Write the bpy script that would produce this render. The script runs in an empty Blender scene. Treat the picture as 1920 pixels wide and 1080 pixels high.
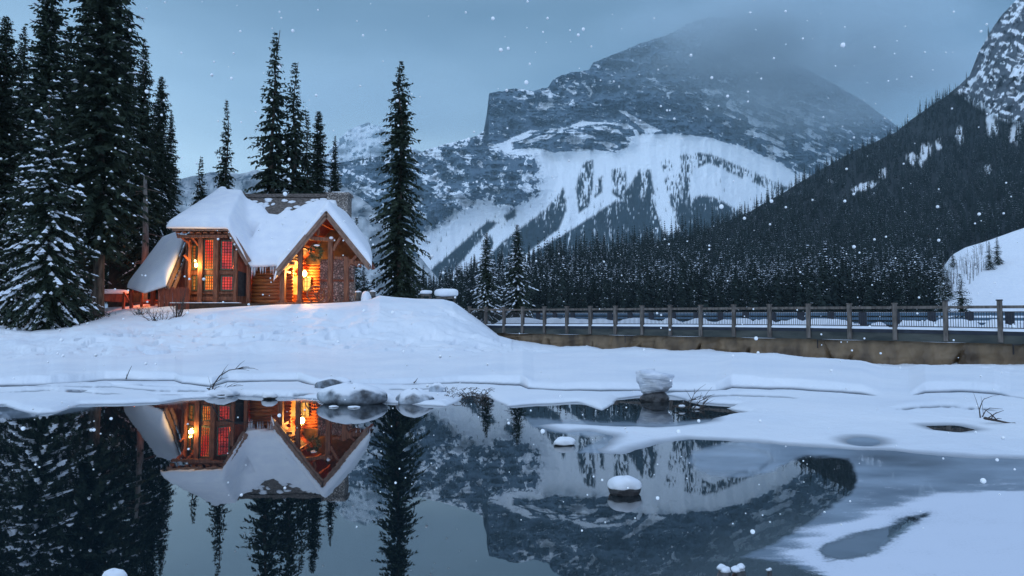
import bpy, math, random
import numpy as np
from mathutils import Vector, Matrix
R_ = math.radians
sc = bpy.context.scene
COL = sc.collection
# ------------------------------------------------------------------ camera
HAZE = 0.7e-4
PITCH = R_(2.77); F = 1280.0; EYE = 2.0
cam = bpy.data.cameras.new('camera'); camo = bpy.data.objects.new('camera', cam); COL.objects.link(camo)
cam.lens = 24; cam.sensor_width = 36; cam.clip_start = 0.1; cam.clip_end = 30000
camo.location = (0, 0, EYE); camo.rotation_euler = (R_(90) + PITCH, 0, 0)
sc.camera = camo
sc.render.resolution_x = 1024; sc.render.resolution_y = 576
# ------------------------------------------------------------------ world (overcast dusk)
w = bpy.data.worlds.new('World'); sc.world = w; w.use_nodes = True
nt = w.node_tree; N = nt.nodes; L = nt.links; N.clear()
out = N.new('ShaderNodeOutputWorld'); bg = N.new('ShaderNodeBackground')
sky = N.new('ShaderNodeTexSky'); sky.sky_type = 'NISHITA'; sky.sun_disc = False
SUN_EL = R_(20); SUN_AZ = R_(150)
sky.sun_elevation = SUN_EL; sky.sun_rotation = SUN_AZ; sky.dust_density = 2
tc = N.new('ShaderNodeTexCoord'); sx = N.new('ShaderNodeSeparateXYZ'); L.new(tc.outputs['Generated'], sx.inputs[0])
def wmath(op, a, b=None, c=None):
    m = N.new('ShaderNodeMath'); m.operation = op
    for i, v in enumerate((a, b, c)):
        if v is None: continue
        if isinstance(v, (int, float)): m.inputs[i].default_value = v
        else: L.new(v, m.inputs[i])
    return m.outputs[0]
def wramp(fac, stops):
    r = N.new('ShaderNodeValToRGB'); cr = r.color_ramp
    while len(cr.elements) < len(stops): cr.elements.new(0.5)
    for e, (p, c) in zip(cr.elements, stops): e.position = p; e.color = (*c, 1)
    L.new(fac, r.inputs[0]); return r.outputs[0]
# two elevation ramps (left = paler, right = deeper) mixed across the azimuth, cloud deck bright overhead
elev = wmath('MAXIMUM', sx.outputs[2], 0.0)
rl = wramp(elev, [(0.0, (.62, .86, 1.05)), (0.23, (.56, .81, 1.02)), (0.30, (.40, .62, .84)), (0.37, (.265, .44, .63)), (0.42, (.20, .345, .50)), (0.60, (.33, .48, .70)), (1.0, (.40, .55, .80))])
rr = wramp(elev, [(0.0, (.24, .40, .60)), (0.2, (.18, .33, .52)), (0.33, (.125, .25, .41)), (0.42, (.105, .215, .35)), (0.60, (.33, .46, .70)), (1.0, (.40, .55, .80))])
az = wmath('MULTIPLY_ADD', sx.outputs[0], 0.95, 0.50)
nz = N.new('ShaderNodeTexNoise'); nz.inputs['Scale'].default_value = 2.6; nz.inputs['Detail'].default_value = 5; nz.inputs['Roughness'].default_value = .55
mp = N.new('ShaderNodeMapping'); mp.inputs['Scale'].default_value = (1, 1, 3.2); mp.inputs['Location'].default_value = (3.1, 0.4, 0.9)
L.new(tc.outputs['Generated'], mp.inputs[0]); L.new(mp.outputs[0], nz.inputs['Vector'])
az2 = wmath('ADD', az, wmath('MULTIPLY_ADD', nz.outputs[0], 1.1, -0.55))
azc = N.new('ShaderNodeClamp'); L.new(az2, azc.inputs[0])
mixa = N.new('ShaderNodeMix'); mixa.data_type = 'RGBA'; L.new(azc.outputs[0], mixa.inputs[0]); L.new(rl, mixa.inputs[6]); L.new(rr, mixa.inputs[7])
# behind the viewer the cloud deck is brighter
back = wmath('MULTIPLY_ADD', sx.outputs[1], -0.55, 0.55)
bk = wmath('MULTIPLY', wmath('POWER', wmath('MAXIMUM', back, 0.0), 1.5), 1.0)
addb = N.new('ShaderNodeMix'); addb.data_type = 'RGBA'; addb.blend_type = 'ADD'; L.new(bk, addb.inputs[0]); L.new(mixa.outputs[2], addb.inputs[6]); addb.inputs[7].default_value = (.36, .46, .64, 1)
skm = N.new('ShaderNodeMix'); skm.data_type = 'RGBA'; skm.blend_type = 'ADD'; skm.inputs[0].default_value = 0.006
L.new(addb.outputs[2], skm.inputs[6]); L.new(sky.outputs[0], skm.inputs[7])
L.new(skm.outputs[2], bg.inputs[0]); bg.inputs[1].default_value = 0.85
L.new(bg.outputs[0], out.inputs[0])
w.cycles.sampling_method = 'MANUAL'; w.cycles.sample_map_resolution = 512
# ------------------------------------------------------------------ soft overcast sun
sl = bpy.data.lights.new('sun', 'SUN'); sl.energy = 0.35; sl.angle = R_(25); sl.color = (.72, .85, 1.0)
so = bpy.data.objects.new('sun', sl); COL.objects.link(so)
so.rotation_euler = (R_(52), 0, R_(-35))
sc.view_settings.view_transform = 'Standard'; sc.view_settings.look = 'None'
sc.view_settings.exposure = 0.12; sc.view_settings.gamma = 1
cy = sc.cycles; cy.max_bounces = 6; cy.diffuse_bounces = 2; cy.glossy_bounces = 3; cy.transmission_bounces = 4; cy.volume_bounces = 1
cy.sample_clamp_indirect = 4; cy.caustics_reflective = False; cy.caustics_refractive = False
cy.use_denoising = True

# ------------------------------------------------------------------ helpers
cp, sp = math.cos(PITCH), math.sin(PITCH)
def P(px, py, Y):
    """point of the place seen at photo pixel (px,py) at depth Y (arrays allowed)"""
    dx = (np.asarray(px, float) - 960) / F; dy = (540 - np.asarray(py, float)) / F
    d1 = cp - dy * sp; d2 = sp + dy * cp
    s = np.asarray(Y, float) / d1
    return np.stack(np.broadcast_arrays(dx * s, np.asarray(Y, float) + 0 * s, EYE + d2 * s), -1)
def V(px, py, Y): return Vector([float(a) for a in P(px, py, Y)])
def Wz(px, py, z=0.0):
    dx = (np.asarray(px, float) - 960) / F; dy = (540 - np.asarray(py, float)) / F
    d1 = cp - dy * sp; d2 = sp + dy * cp
    s = (z - EYE) / d2
    return np.stack([dx * s, d1 * s], -1)
def proj(X, Y, Z):
    X, Y, Z = np.asarray(X, float), np.asarray(Y, float), np.asarray(Z, float) - EYE
    f = Y * cp + Z * sp; u = -Y * sp + Z * cp
    return 960 + F * X / f, 540 - F * u / f
rng = np.random.default_rng(7)
def hash2(ix, iy, s):
    n = (ix.astype(np.int64) * 374761393 + iy.astype(np.int64) * 668265263 + s * 974634777) & 0x7fffffff
    n = ((n ^ (n >> 13)) * 1274126177) & 0x7fffffff
    return ((n ^ (n >> 16)) & 0xffff) / 65535.0
def vnoise(x, y, s=0):
    ix = np.floor(x); iy = np.floor(y); fx = x - ix; fy = y - iy
    fx = fx * fx * (3 - 2 * fx); fy = fy * fy * (3 - 2 * fy)
    ix = ix.astype(np.int64); iy = iy.astype(np.int64)
    a = hash2(ix, iy, s); b = hash2(ix + 1, iy, s); c = hash2(ix, iy + 1, s); d = hash2(ix + 1, iy + 1, s)
    return (a * (1 - fx) + b * fx) * (1 - fy) + (c * (1 - fx) + d * fx) * fy
def fbm(x, y, s=0, o=4, g=0.5):
    r = 0; a = 1; t = 0
    for k in range(o):
        r = r + a * vnoise(x * 2 ** k, y * 2 ** k, s + k * 17); t += a; a *= g
    return r / t
def ridged(x, y, s=0, o=4, g=.55):
    r = 0; a = 1; t = 0
    for k in range(o):
        r = r + a * (1 - np.abs(2 * vnoise(x * 2 ** k, y * 2 ** k, s + k * 31) - 1)); t += a; a *= g
    return r / t
def sstep(a, b, x):
    t = np.clip((x - a) / (b - a), 0, 1); return t * t * (3 - 2 * t)
def sdf(poly, x, y):
    """signed distance, positive inside"""
    p = np.asarray(poly, float); best = np.full(np.shape(x), 1e18); ins = np.zeros(np.shape(x), bool)
    for i in range(len(p)):
        a = p[i]; b = p[(i + 1) % len(p)]; e = b - a; l2 = max(e @ e, 1e-12)
        t = np.clip(((x - a[0]) * e[0] + (y - a[1]) * e[1]) / l2, 0, 1)
        d = (x - a[0] - t * e[0]) ** 2 + (y - a[1] - t * e[1]) ** 2
        best = np.minimum(best, d)
        c = (a[1] > y) != (b[1] > y)
        ins ^= c & (x < (b[0] - a[0]) * (y - a[1]) / (b[1] - a[1] + 1e-18) + a[0])
    return np.where(ins, 1, -1) * np.sqrt(best)
def nearest_on(poly, x, y):
    p = np.asarray(poly, float); best = np.full(np.shape(x), 1e18); ox = np.array(x, float); oy = np.array(y, float)
    for i in range(len(p)):
        a = p[i]; b = p[(i + 1) % len(p)]; e = b - a; l2 = max(e @ e, 1e-12)
        t = np.clip(((x - a[0]) * e[0] + (y - a[1]) * e[1]) / l2, 0, 1)
        qx = a[0] + t * e[0]; qy = a[1] + t * e[1]; d = (x - qx) ** 2 + (y - qy) ** 2
        m = d < best; best = np.where(m, d, best); ox = np.where(m, qx, ox); oy = np.where(m, qy, oy)
    return ox, oy

def tag(o, label=None, cat=None, group=None, kind=None):
    if label: o['label'] = label
    if cat: o['category'] = cat
    if group: o['group'] = group
    if kind: o['kind'] = kind
    return o
def link(o, parent=None):
    COL.objects.link(o)
    if parent is not None:
        o.parent = parent; o.matrix_parent_inverse = Matrix.Translation(-Vector(parent.location))
    return o
def empty(name, loc):
    o = bpy.data.objects.new(name, None); o.location = loc; o.empty_display_size = .2; COL.objects.link(o); return o
def npmesh(name, verts, faces, mats, midx=None, smooth=False, attrs=None):
    """faces: int array (n,3|4) or list of arrays"""
    me = bpy.data.meshes.new(name)
    fl = faces if isinstance(faces, list) else [faces]
    fl = [np.asarray(f, np.int32) for f in fl if len(f)]
    loops = np.concatenate([f.ravel() for f in fl]); tot = np.concatenate([np.full(len(f), f.shape[1], np.int32) for f in fl])
    me.vertices.add(len(verts)); me.vertices.foreach_set('co', np.asarray(verts, np.float32).ravel())
    me.loops.add(len(loops)); me.loops.foreach_set('vertex_index', loops)
    me.polygons.add(len(tot)); st = np.concatenate([[0], np.cumsum(tot)[:-1]]).astype(np.int32)
    me.polygons.foreach_set('loop_start', st); me.polygons.foreach_set('loop_total', tot)
    if midx is not None: me.polygons.foreach_set('material_index', np.asarray(midx, np.int32))
    me.polygons.foreach_set('use_smooth', np.full(len(tot), smooth))
    for m in mats: me.materials.append(m)
    for k, v in (attrs or {}).items():
        a = me.attributes.new(k, 'FLOAT', 'POINT'); a.data.foreach_set('value', np.asarray(v, np.float32).ravel())
    me.update(calc_edges=True); me.validate()
    return me
def gridmesh(name, XYZ, mats, attrs=None, mask=None, smooth=True):
    h, w_ = XYZ.shape[:2]
    idx = np.arange(h * w_).reshape(h, w_)
    q = np.stack([idx[:-1, :-1], idx[:-1, 1:], idx[1:, 1:], idx[1:, :-1]], -1).reshape(-1, 4)
    if mask is not None:
        q = q[mask.reshape(-1)]
    return npmesh(name, XYZ.reshape(-1, 3), q, mats, None, smooth, attrs)
class MB:
    def __init__(s): s.v = []; s.f = []; s.m = []
    def add(s, vs, fs, m=0):
        b = len(s.v); s.v += [tuple(v) for v in vs]; s.f += [tuple(b + i for i in f) for f in fs]; s.m += [m] * len(fs)
    def box(s, c, size, m=0, rot=None, j=0):
        M = rot or Matrix.Identity(3); c = Vector(c)
        vs = []
        for sx_ in (-1, 1):
            for sy_ in (-1, 1):
                for sz_ in (-1, 1):
                    vs.append(c + M @ Vector((sx_ * size[0] / 2 + random.uniform(-j, j), sy_ * size[1] / 2 + random.uniform(-j, j), sz_ * size[2] / 2 + random.uniform(-j, j))))
        s.add(vs, [(0, 1, 3, 2), (4, 6, 7, 5), (0, 4, 5, 1), (2, 3, 7, 6), (0, 2, 6, 4), (1, 5, 7, 3)], m)
    def beam(s, a, b, w_, d, m=0, up=Vector((0, 1, 0))):
        a = Vector(a); b = Vector(b); z = (b - a).normalized(); x = z.cross(up)
        if x.length < 1e-4: x = z.cross(Vector((1, 0, 0)))
        x.normalize(); y = z.cross(x)
        M = Matrix((x, y, z)).transposed()
        s.box((a + b) / 2, (w_, d, (b - a).length), m, M)
    def tube(s, pts, rad, n=6, m=0, cap=True):
        pts = [Vector(p) for p in pts]; rs = rad if isinstance(rad, (list, tuple)) else [rad] * len(pts)
        rings = []
        for i, p in enumerate(pts):
            t = (pts[min(i + 1, len(pts) - 1)] - pts[max(i - 1, 0)]).normalized()
            x = t.cross(Vector((.13, .97, .21))).normalized(); y = t.cross(x)
            rings.append([p + (x * math.cos(2 * math.pi * k / n) + y * math.sin(2 * math.pi * k / n)) * rs[i] for k in range(n)])
        vs = [v for r in rings for v in r]; fs = []
        for i in range(len(pts) - 1):
            for k in range(n):
                fs.append((i * n + k, i * n + (k + 1) % n, (i + 1) * n + (k + 1) % n, (i + 1) * n + k))
        if cap: fs += [tuple(range(n))[::-1], tuple((len(pts) - 1) * n + k for k in range(n))]
        s.add(vs, fs, m)
    def blob(s, c, r, m=0, seed=0, n=16, k=9, rough=.12, flat=0, top=1.0, power=2.0):
        vs = []; rr = random.Random(seed); ph = [rr.uniform(0, 6.28) for _ in range(6)]
        for i in range(k + 1):
            th = math.pi * i / k
            for j in range(n):
                a = 2 * math.pi * j / n
                q = 1 + rough * (math.sin(2 * a + ph[0]) * math.sin(th) + .6 * math.sin(3 * a + ph[1] + 2 * th) + .4 * math.sin(5 * a + ph[2] - 3 * th)) * math.sin(th)
                ex = 2.0 / power
                sg = lambda v: math.copysign(abs(v) ** ex, v)
                x = sg(math.sin(th)) * math.cos(a) * q; y = sg(math.sin(th)) * math.sin(a) * q; z = sg(math.cos(th)) * (1 + rough * .5 * math.sin(3 * a + ph[3]))
                if z < 0: z *= (1 - flat)
                vs.append((c[0] + r[0] * x, c[1] + r[1] * y, c[2] + r[2] * z))
        fs = [(i * n + j, (i + 1) * n + j, (i + 1) * n + (j + 1) % n, i * n + (j + 1) % n) for i in range(k) for j in range(n)]
        s.add(vs, fs, m)
    def build(s, name, mats, parent=None, smooth=False, weld=False):
        if not isinstance(mats, (list, tuple)): mats = [mats]
        me = bpy.data.meshes.new(name); me.from_pydata(s.v, [], s.f); me.update()
        for m in mats: me.materials.append(m)
        me.polygons.foreach_set('material_index', s.m); me.polygons.foreach_set('use_smooth', [smooth] * len(s.f))
        me.validate()
        o = bpy.data.objects.new(name, me); link(o, parent)
        return o
# ------------------------------------------------------------------ materials
def newmat(name):
    m = bpy.data.materials.new(name); m.use_nodes = True; n = m.node_tree.nodes; n.clear()
    o = n.new('ShaderNodeOutputMaterial'); b = n.new('ShaderNodeBsdfPrincipled'); m.node_tree.links.new(b.outputs[0], o.inputs[0])
    return m, m.node_tree, b, o
def noise_mat(name, c1, c2, scale=3, rough=.8, bump=0, bscale=None, detail=4, stretch=(1, 1, 1), spec=.3, ramp=(.35, .65), coord='Object'):
    m, t, b, o = newmat(name); n = t.nodes; l = t.links
    tc = n.new('ShaderNodeTexCoord'); mp = n.new('ShaderNodeMapping'); mp.inputs['Scale'].default_value = stretch; l.new(tc.outputs[coord], mp.inputs[0])
    nz = n.new('ShaderNodeTexNoise'); nz.inputs['Scale'].default_value = scale; nz.inputs['Detail'].default_value = detail; l.new(mp.outputs[0], nz.inputs['Vector'])
    r = n.new('ShaderNodeValToRGB'); r.color_ramp.elements[0].position = ramp[0]; r.color_ramp.elements[1].position = ramp[1]
    r.color_ramp.elements[0].color = (*c1, 1); r.color_ramp.elements[1].color = (*c2, 1)
    l.new(nz.outputs[0], r.inputs[0]); l.new(r.outputs[0], b.inputs['Base Color'])
    b.inputs['Roughness'].default_value = rough; b.inputs['Specular IOR Level'].default_value = spec
    if bump:
        nb = n.new('ShaderNodeTexNoise'); nb.inputs['Scale'].default_value = bscale or scale * 3; nb.inputs['Detail'].default_value = 5; l.new(mp.outputs[0], nb.inputs['Vector'])
        bp = n.new('ShaderNodeBump'); bp.inputs['Strength'].default_value = bump; bp.inputs['Distance'].default_value = .05; l.new(nb.outputs[0], bp.inputs['Height']); l.new(bp.outputs[0], b.inputs['Normal'])
    return m
def emit_mat(name, c1, c2, s, scale=2.0):
    m, t, b, o = newmat(name); n = t.nodes; l = t.links
    tc = n.new('ShaderNodeTexCoord'); nz = n.new('ShaderNodeTexNoise'); nz.inputs['Scale'].default_value = scale; l.new(tc.outputs['Object'], nz.inputs['Vector'])
    r = n.new('ShaderNodeValToRGB'); r.color_ramp.elements[0].position = .38; r.color_ramp.elements[1].position = .62
    r.color_ramp.elements[0].color = (*c1, 1); r.color_ramp.elements[1].color = (*c2, 1); l.new(nz.outputs[0], r.inputs[0])
    b.inputs['Base Color'].default_value = (.02, .02, .02, 1); b.inputs['Roughness'].default_value = .15
    l.new(r.outputs[0], b.inputs['Emission Color']); b.inputs['Emission Strength'].default_value = s
    return m
SNOWC = (.80, .83, .88)
M_snow = noise_mat('snow_soft', (.76, .79, .86), (.84, .86, .90), 1.2, .75, .25, 9, spec=.25)
M_snowtree = noise_mat('snow_on_needles', (.62, .67, .76), (.84, .87, .92), 4, .8)
M_needle = noise_mat('spruce_needles', (.010, .020, .014), (.042, .060, .036), 1.3, .7, spec=.2)
M_needle_far = noise_mat('spruce_needles_distant', (.007, .012, .011), (.022, .031, .026), .3, .8, spec=.1)
M_bark = noise_mat('spruce_bark', (.035, .026, .020), (.13, .10, .08), 6, .9, .6, 14, stretch=(1, 1, .25))
M_wood = noise_mat('weathered_timber', (.12, .042, .022), (.27, .10, .052), 2.5, .65, .3, 12, stretch=(4, 4, .6))
M_rake = noise_mat('grey_brown_fascia', (.17, .10, .075), (.28, .175, .13), 2.5, .7, .3, 12, stretch=(1, 3, 1))
M_redwood = noise_mat('red_stained_timber', (.15, .035, .018), (.30, .075, .035), 2.5, .6, .3, 12, stretch=(3, 3, .6))
M_log = noise_mat('varnished_logs', (.20, .055, .018), (.40, .125, .036), 1.6, .5, .3, 10, stretch=(.5, 3, 3))
M_dark = noise_mat('dark_brown_boards', (.03, .018, .012), (.07, .04, .025), 3, .8)  # plain dark brown timber, also for glazing bars and balusters
M_green = noise_mat('green_window_trim', (.055, .075, .05), (.10, .12, .075), 3, .6)
M_shingle = noise_mat('cedar_shingles', (.06, .05, .045), (.20, .17, .155), 5, .9, .6, 12, stretch=(1, 1, 3))
M_metal = noise_mat('black_iron', (.012, .012, .014), (.03, .03, .032), 5, .5)
M_post = noise_mat('grey_brown_railing_wood', (.065, .056, .050), (.16, .14, .125), 3, .8, .4, 16, stretch=(3, 3, .7))
M_beam = noise_mat('mossy_dark_deck_beam', (.030, .038, .038), (.075, .080, .072), 1.2, .85, .3, 10, stretch=(.6, .6, 2))
M_navy = noise_mat('navy_guard_post', (.010, .014, .024), (.02, .026, .04), 3, .5)
M_blue = noise_mat('blue_steel_guardrail', (.055, .11, .17), (.09, .16, .23), 2, .5)
M_twig = noise_mat('bare_twig', (.03, .025, .024), (.085, .07, .062), 8, .9)
M_ice = noise_mat('clear_grey_ice', (.22, .28, .36), (.40, .46, .55), 5, .25, .35, 9, spec=.5)

def snow_ground_mat():
    m, t, b, o = newmat('snow_ground_surface'); n = t.nodes; l = t.links
    tc = n.new('ShaderNodeTexCoord')
    a = n.new('ShaderNodeAttribute'); a.attribute_name = 'wet_shade'  # dark tint: wet shore edge, plus painted shade below ledges and in cracks
    nz = n.new('ShaderNodeTexNoise'); nz.inputs['Scale'].default_value = .35; nz.inputs['Detail'].default_value = 6; l.new(tc.outputs['Object'], nz.inputs['Vector'])
    r = n.new('ShaderNodeValToRGB'); r.color_ramp.elements[0].position = .3; r.color_ramp.elements[1].position = .7
    r.color_ramp.elements[0].color = (.74, .78, .85, 1); r.color_ramp.elements[1].color = (.85, .87, .91, 1); l.new(nz.outputs[0], r.inputs[0])
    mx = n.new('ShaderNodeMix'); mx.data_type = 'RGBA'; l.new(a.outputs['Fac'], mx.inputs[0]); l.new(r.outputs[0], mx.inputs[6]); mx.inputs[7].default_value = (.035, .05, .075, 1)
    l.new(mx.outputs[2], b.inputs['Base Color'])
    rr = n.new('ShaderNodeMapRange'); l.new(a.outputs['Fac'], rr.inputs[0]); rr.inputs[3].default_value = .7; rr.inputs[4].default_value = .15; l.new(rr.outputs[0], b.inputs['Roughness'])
    n2 = n.new('ShaderNodeTexNoise'); n2.inputs['Scale'].default_value = 2.2; n2.inputs['Detail'].default_value = 9; n2.inputs['Roughness'].default_value = .66; l.new(tc.outputs['Object'], n2.inputs['Vector'])
    bp = n.new('ShaderNodeBump'); bp.inputs['Strength'].default_value = .55; bp.inputs['Distance'].default_value = .09; l.new(n2.outputs[0], bp.inputs['Height']); l.new(bp.outputs[0], b.inputs['Normal'])
    b.inputs['Specular IOR Level'].default_value = .25
    return m
def water_mat():
    m, t, b, o = newmat('lake_water_and_ice'); n = t.nodes; l = t.links
    tc = n.new('ShaderNodeTexCoord')
    b.inputs['Base Color'].default_value = (.006, .012, .016, 1); b.inputs['Roughness'].default_value = .012; b.inputs['IOR'].default_value = 2.6
    b.inputs['Specular IOR Level'].default_value = .62
    mp = n.new('ShaderNodeMapping'); mp.inputs['Scale'].default_value = (1, .35, 1); l.new(tc.outputs['Object'], mp.inputs[0])
    nb = n.new('ShaderNodeTexNoise'); nb.inputs['Scale'].default_value = 1.6; nb.inputs['Detail'].default_value = 3; l.new(mp.outputs[0], nb.inputs['Vector'])
    bp = n.new('ShaderNodeBump'); bp.inputs['Strength'].default_value = .05; bp.inputs['Distance'].default_value = .03; l.new(nb.outputs[0], bp.inputs['Height']); l.new(bp.outputs[0], b.inputs['Normal'])
    ice = n.new('ShaderNodeBsdfPrincipled'); ice.inputs['Roughness'].default_value = .34
    n3 = n.new('ShaderNodeTexNoise'); n3.inputs['Scale'].default_value = .9; n3.inputs['Detail'].default_value = 7; mp3 = n.new('ShaderNodeMapping'); mp3.inputs['Scale'].default_value = (.7, 1.2, 1); l.new(tc.outputs['Object'], mp3.inputs[0]); l.new(mp3.outputs[0], n3.inputs['Vector'])
    r = n.new('ShaderNodeValToRGB'); r.color_ramp.elements[0].position = .32; r.color_ramp.elements[1].position = .68
    r.color_ramp.elements[0].color = (.16, .21, .27, 1); r.color_ramp.elements[1].color = (.40, .48, .58, 1); l.new(n3.outputs[0], r.inputs[0]); l.new(r.outputs[0], ice.inputs['Base Color'])
    ai = n.new('ShaderNodeAttribute'); ai.attribute_name = 'ice'; af = n.new('ShaderNodeAttribute'); af.attribute_name = 'frost'
    ms = n.new('ShaderNodeMixShader'); l.new(ai.outputs['Fac'], ms.inputs[0]); l.new(b.outputs[0], ms.inputs[1]); l.new(ice.outputs[0], ms.inputs[2])
    sn = n.new('ShaderNodeBsdfPrincipled'); sn.inputs['Base Color'].default_value = (.66, .70, .79, 1); sn.inputs['Roughness'].default_value = .8
    n4 = n.new('ShaderNodeTexNoise'); n4.inputs['Scale'].default_value = 40; n4.inputs['Detail'].default_value = 3; l.new(tc.outputs['Object'], n4.inputs['Vector'])
    ad = n.new('ShaderNodeMath'); ad.operation = 'MULTIPLY_ADD'; l.new(n4.outputs[0], ad.inputs[0]); ad.inputs[1].default_value = .7; ad.inputs[2].default_value = -.35
    ad2 = n.new('ShaderNodeMath'); l.new(ad.outputs[0], ad2.inputs[0]); l.new(af.outputs['Fac'], ad2.inputs[1])
    mr = n.new('ShaderNodeMapRange'); mr.interpolation_type = 'SMOOTHSTEP'; l.new(ad2.outputs[0], mr.inputs[0]); mr.inputs[1].default_value = .15; mr.inputs[2].default_value = .85
    m2 = n.new('ShaderNodeMixShader'); l.new(mr.outputs[0], m2.inputs[0]); l.new(ms.outputs[0], m2.inputs[1]); l.new(sn.outputs[0], m2.inputs[2])
    l.new(m2.outputs[0], o.inputs[0])
    return m
def mountain_mat(name, rock1, rock2, forest, nscale):
    m, t, b, o = newmat(name); n = t.nodes; l = t.links
    tc = n.new('ShaderNodeTexCoord'); ar = n.new('ShaderNodeAttribute'); ar.attribute_name = 'rock'; af = n.new('ShaderNodeAttribute'); af.attribute_name = 'forest'
    nz = n.new('ShaderNodeTexNoise'); nz.inputs['Scale'].default_value = nscale; nz.inputs['Detail'].default_value = 8; nz.inputs['Roughness'].default_value = .7; l.new(tc.outputs['Object'], nz.inputs['Vector'])
    r = n.new('ShaderNodeMix'); r.data_type = 'RGBA'; l.new(nz.outputs[0], r.inputs[0]); r.inputs[6].default_value = (*rock1, 1); r.inputs[7].default_value = (*rock2, 1)
    ad = n.new('ShaderNodeMath'); ad.operation = 'MULTIPLY_ADD'; l.new(nz.outputs[0], ad.inputs[0]); ad.inputs[1].default_value = 2.1; ad.inputs[2].default_value = -1.05
    ad2 = n.new('ShaderNodeMath'); l.new(ad.outputs[0], ad2.inputs[0]); l.new(ar.outputs['Fac'], ad2.inputs[1])
    mr = n.new('ShaderNodeMapRange'); l.new(ad2.outputs[0], mr.inputs[0]); mr.inputs[1].default_value = .44; mr.inputs[2].default_value = .56
    mx = n.new('ShaderNodeMix'); mx.data_type = 'RGBA'; l.new(mr.outputs[0], mx.inputs[0]); mx.inputs[6].default_value = (.88, .91, .95, 1); l.new(r.outputs[2], mx.inputs[7])
    m2 = n.new('ShaderNodeMix'); m2.data_type = 'RGBA'; l.new(af.outputs['Fac'], m2.inputs[0]); l.new(mx.outputs[2], m2.inputs[6]); m2.inputs[7].default_value = (*forest, 1)
    l.new(m2.outputs[2], b.inputs['Base Color']); b.inputs['Roughness'].default_value = .9; b.inputs['Specular IOR Level'].default_value = .1
    return m
def stone_mat():
    m, t, b, o = newmat('rounded_river_stones'); n = t.nodes; l = t.links
    tc = n.new('ShaderNodeTexCoord'); v = n.new('ShaderNodeTexVoronoi'); v.feature = 'DISTANCE_TO_EDGE'; v.inputs['Scale'].default_value = 5.5; l.new(tc.outputs['Object'], v.inputs['Vector'])
    v2 = n.new('ShaderNodeTexVoronoi'); v2.inputs['Scale'].default_value = 5.5; l.new(tc.outputs['Object'], v2.inputs['Vector'])
    bw = n.new('ShaderNodeRGBToBW'); l.new(v2.outputs['Color'], bw.inputs[0])
    r0 = n.new('ShaderNodeValToRGB'); r0.color_ramp.elements[0].color = (.14, .115, .10, 1); r0.color_ramp.elements[1].color = (.55, .49, .44, 1); l.new(bw.outputs[0], r0.inputs[0])
    r = n.new('ShaderNodeMapRange'); l.new(v.outputs[0], r.inputs[0]); r.inputs[1].default_value = .02; r.inputs[2].default_value = .12
    mx = n.new('ShaderNodeMix'); mx.data_type = 'RGBA'; l.new(r.outputs[0], mx.inputs[0]); mx.inputs[6].default_value = (.05, .042, .038, 1); l.new(r0.outputs[0], mx.inputs[7])
    l.new(mx.outputs[2], b.inputs['Base Color']); b.inputs['Roughness'].default_value = .8
    bp = n.new('ShaderNodeBump'); bp.inputs['Strength'].default_value = .8; bp.inputs['Distance'].default_value = .06; l.new(r.outputs[0], bp.inputs['Height']); l.new(bp.outputs[0], b.inputs['Normal'])
    return m
M_ground = snow_ground_mat(); M_water = water_mat(); M_stone = stone_mat()
M_mtn = mountain_mat('mountain_rock_and_snow', (.065, .10, .145), (.13, .18, .23), (.020, .034, .045), .028)  # blue-grey limestone, tinted bluer and paler in place of thicker distance haze
M_slope = mountain_mat('valley_side_rock_and_snow', (.05, .06, .075), (.14, .16, .18), (.012, .016, .018), .03)
M_tarp = noise_mat('brown_tarpaulin', (.060, .038, .022), (.20, .135, .078), 1.3, .5, .8, 4, stretch=(1, 1, .5), spec=.4)
M_rockwet = noise_mat('wet_dark_rock', (.012, .012, .014), (.07, .07, .075), 7, .35, .7, 14, spec=.5)
#PARTS
# ------------------------------------------------------------------ ground: one snow sheet with the open water cut out by height
def fence_Y(px): # depth of the footbridge's near face against the photo column
    return 1.0 / (1 / 46.0 + (np.asarray(px, float) - 945) / (1873 - 945) * (1 / 28.0 - 1 / 46.0))
WATER = [(-900, 752), (0, 757), (35, 768), (60, 776), (110, 771), (150, 757), (300, 753), (350, 745), (440, 740), (520, 742), (560, 744), (600, 747), (840, 760), (862, 751), (880, 736), (905, 738), (925, 748), (950, 760),
 (1000, 756), (1080, 752), (1130, 768), (1150, 758), (1160, 745), (1195, 741), (1250, 738), (1300, 752), (1350, 756), (1380, 757), (1360, 763), (1400, 772), (1340, 778), (1300, 792),
 (1220, 797), (1100, 792), (1030, 790), (1000, 796), (1020, 804), (1060, 812), (1100, 808), (1135, 813), (1128, 828), (1105, 840), (1120, 848), (1170, 850), (1215, 840), (1250, 828), (1300, 822),
 (1350, 825), (1400, 828), (1480, 834), (1560, 838), (1680, 846), (1800, 855), (1860, 861), (1960, 862), (2600, 872), (2600, 3000), (-1500, 3000)]
def ell(cx, cy_, rx, ry, n=14, s=0):
    r = random.Random(int(cx) + s)
    return [(cx + rx * math.cos(2 * math.pi * i / n) * r.uniform(.85, 1.1), cy_ + ry * math.sin(2 * math.pi * i / n) * r.uniform(.85, 1.1)) for i in range(n)]
HOLES = [ell(1618, 825, 18, 6), [(1748, 797), (1790, 796), (1815, 802), (1790, 806), (1762, 803)], [(1380, 842), (1395, 834), (1420, 831), (1405, 840), (1390, 845)],
         ell(262, 725, 40, 2.2), ell(320, 741, 26, 1.8), ell(150, 735, 22, 2.5), [(240, 726), (300, 724), (410, 731), (300, 730)]]
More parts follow.
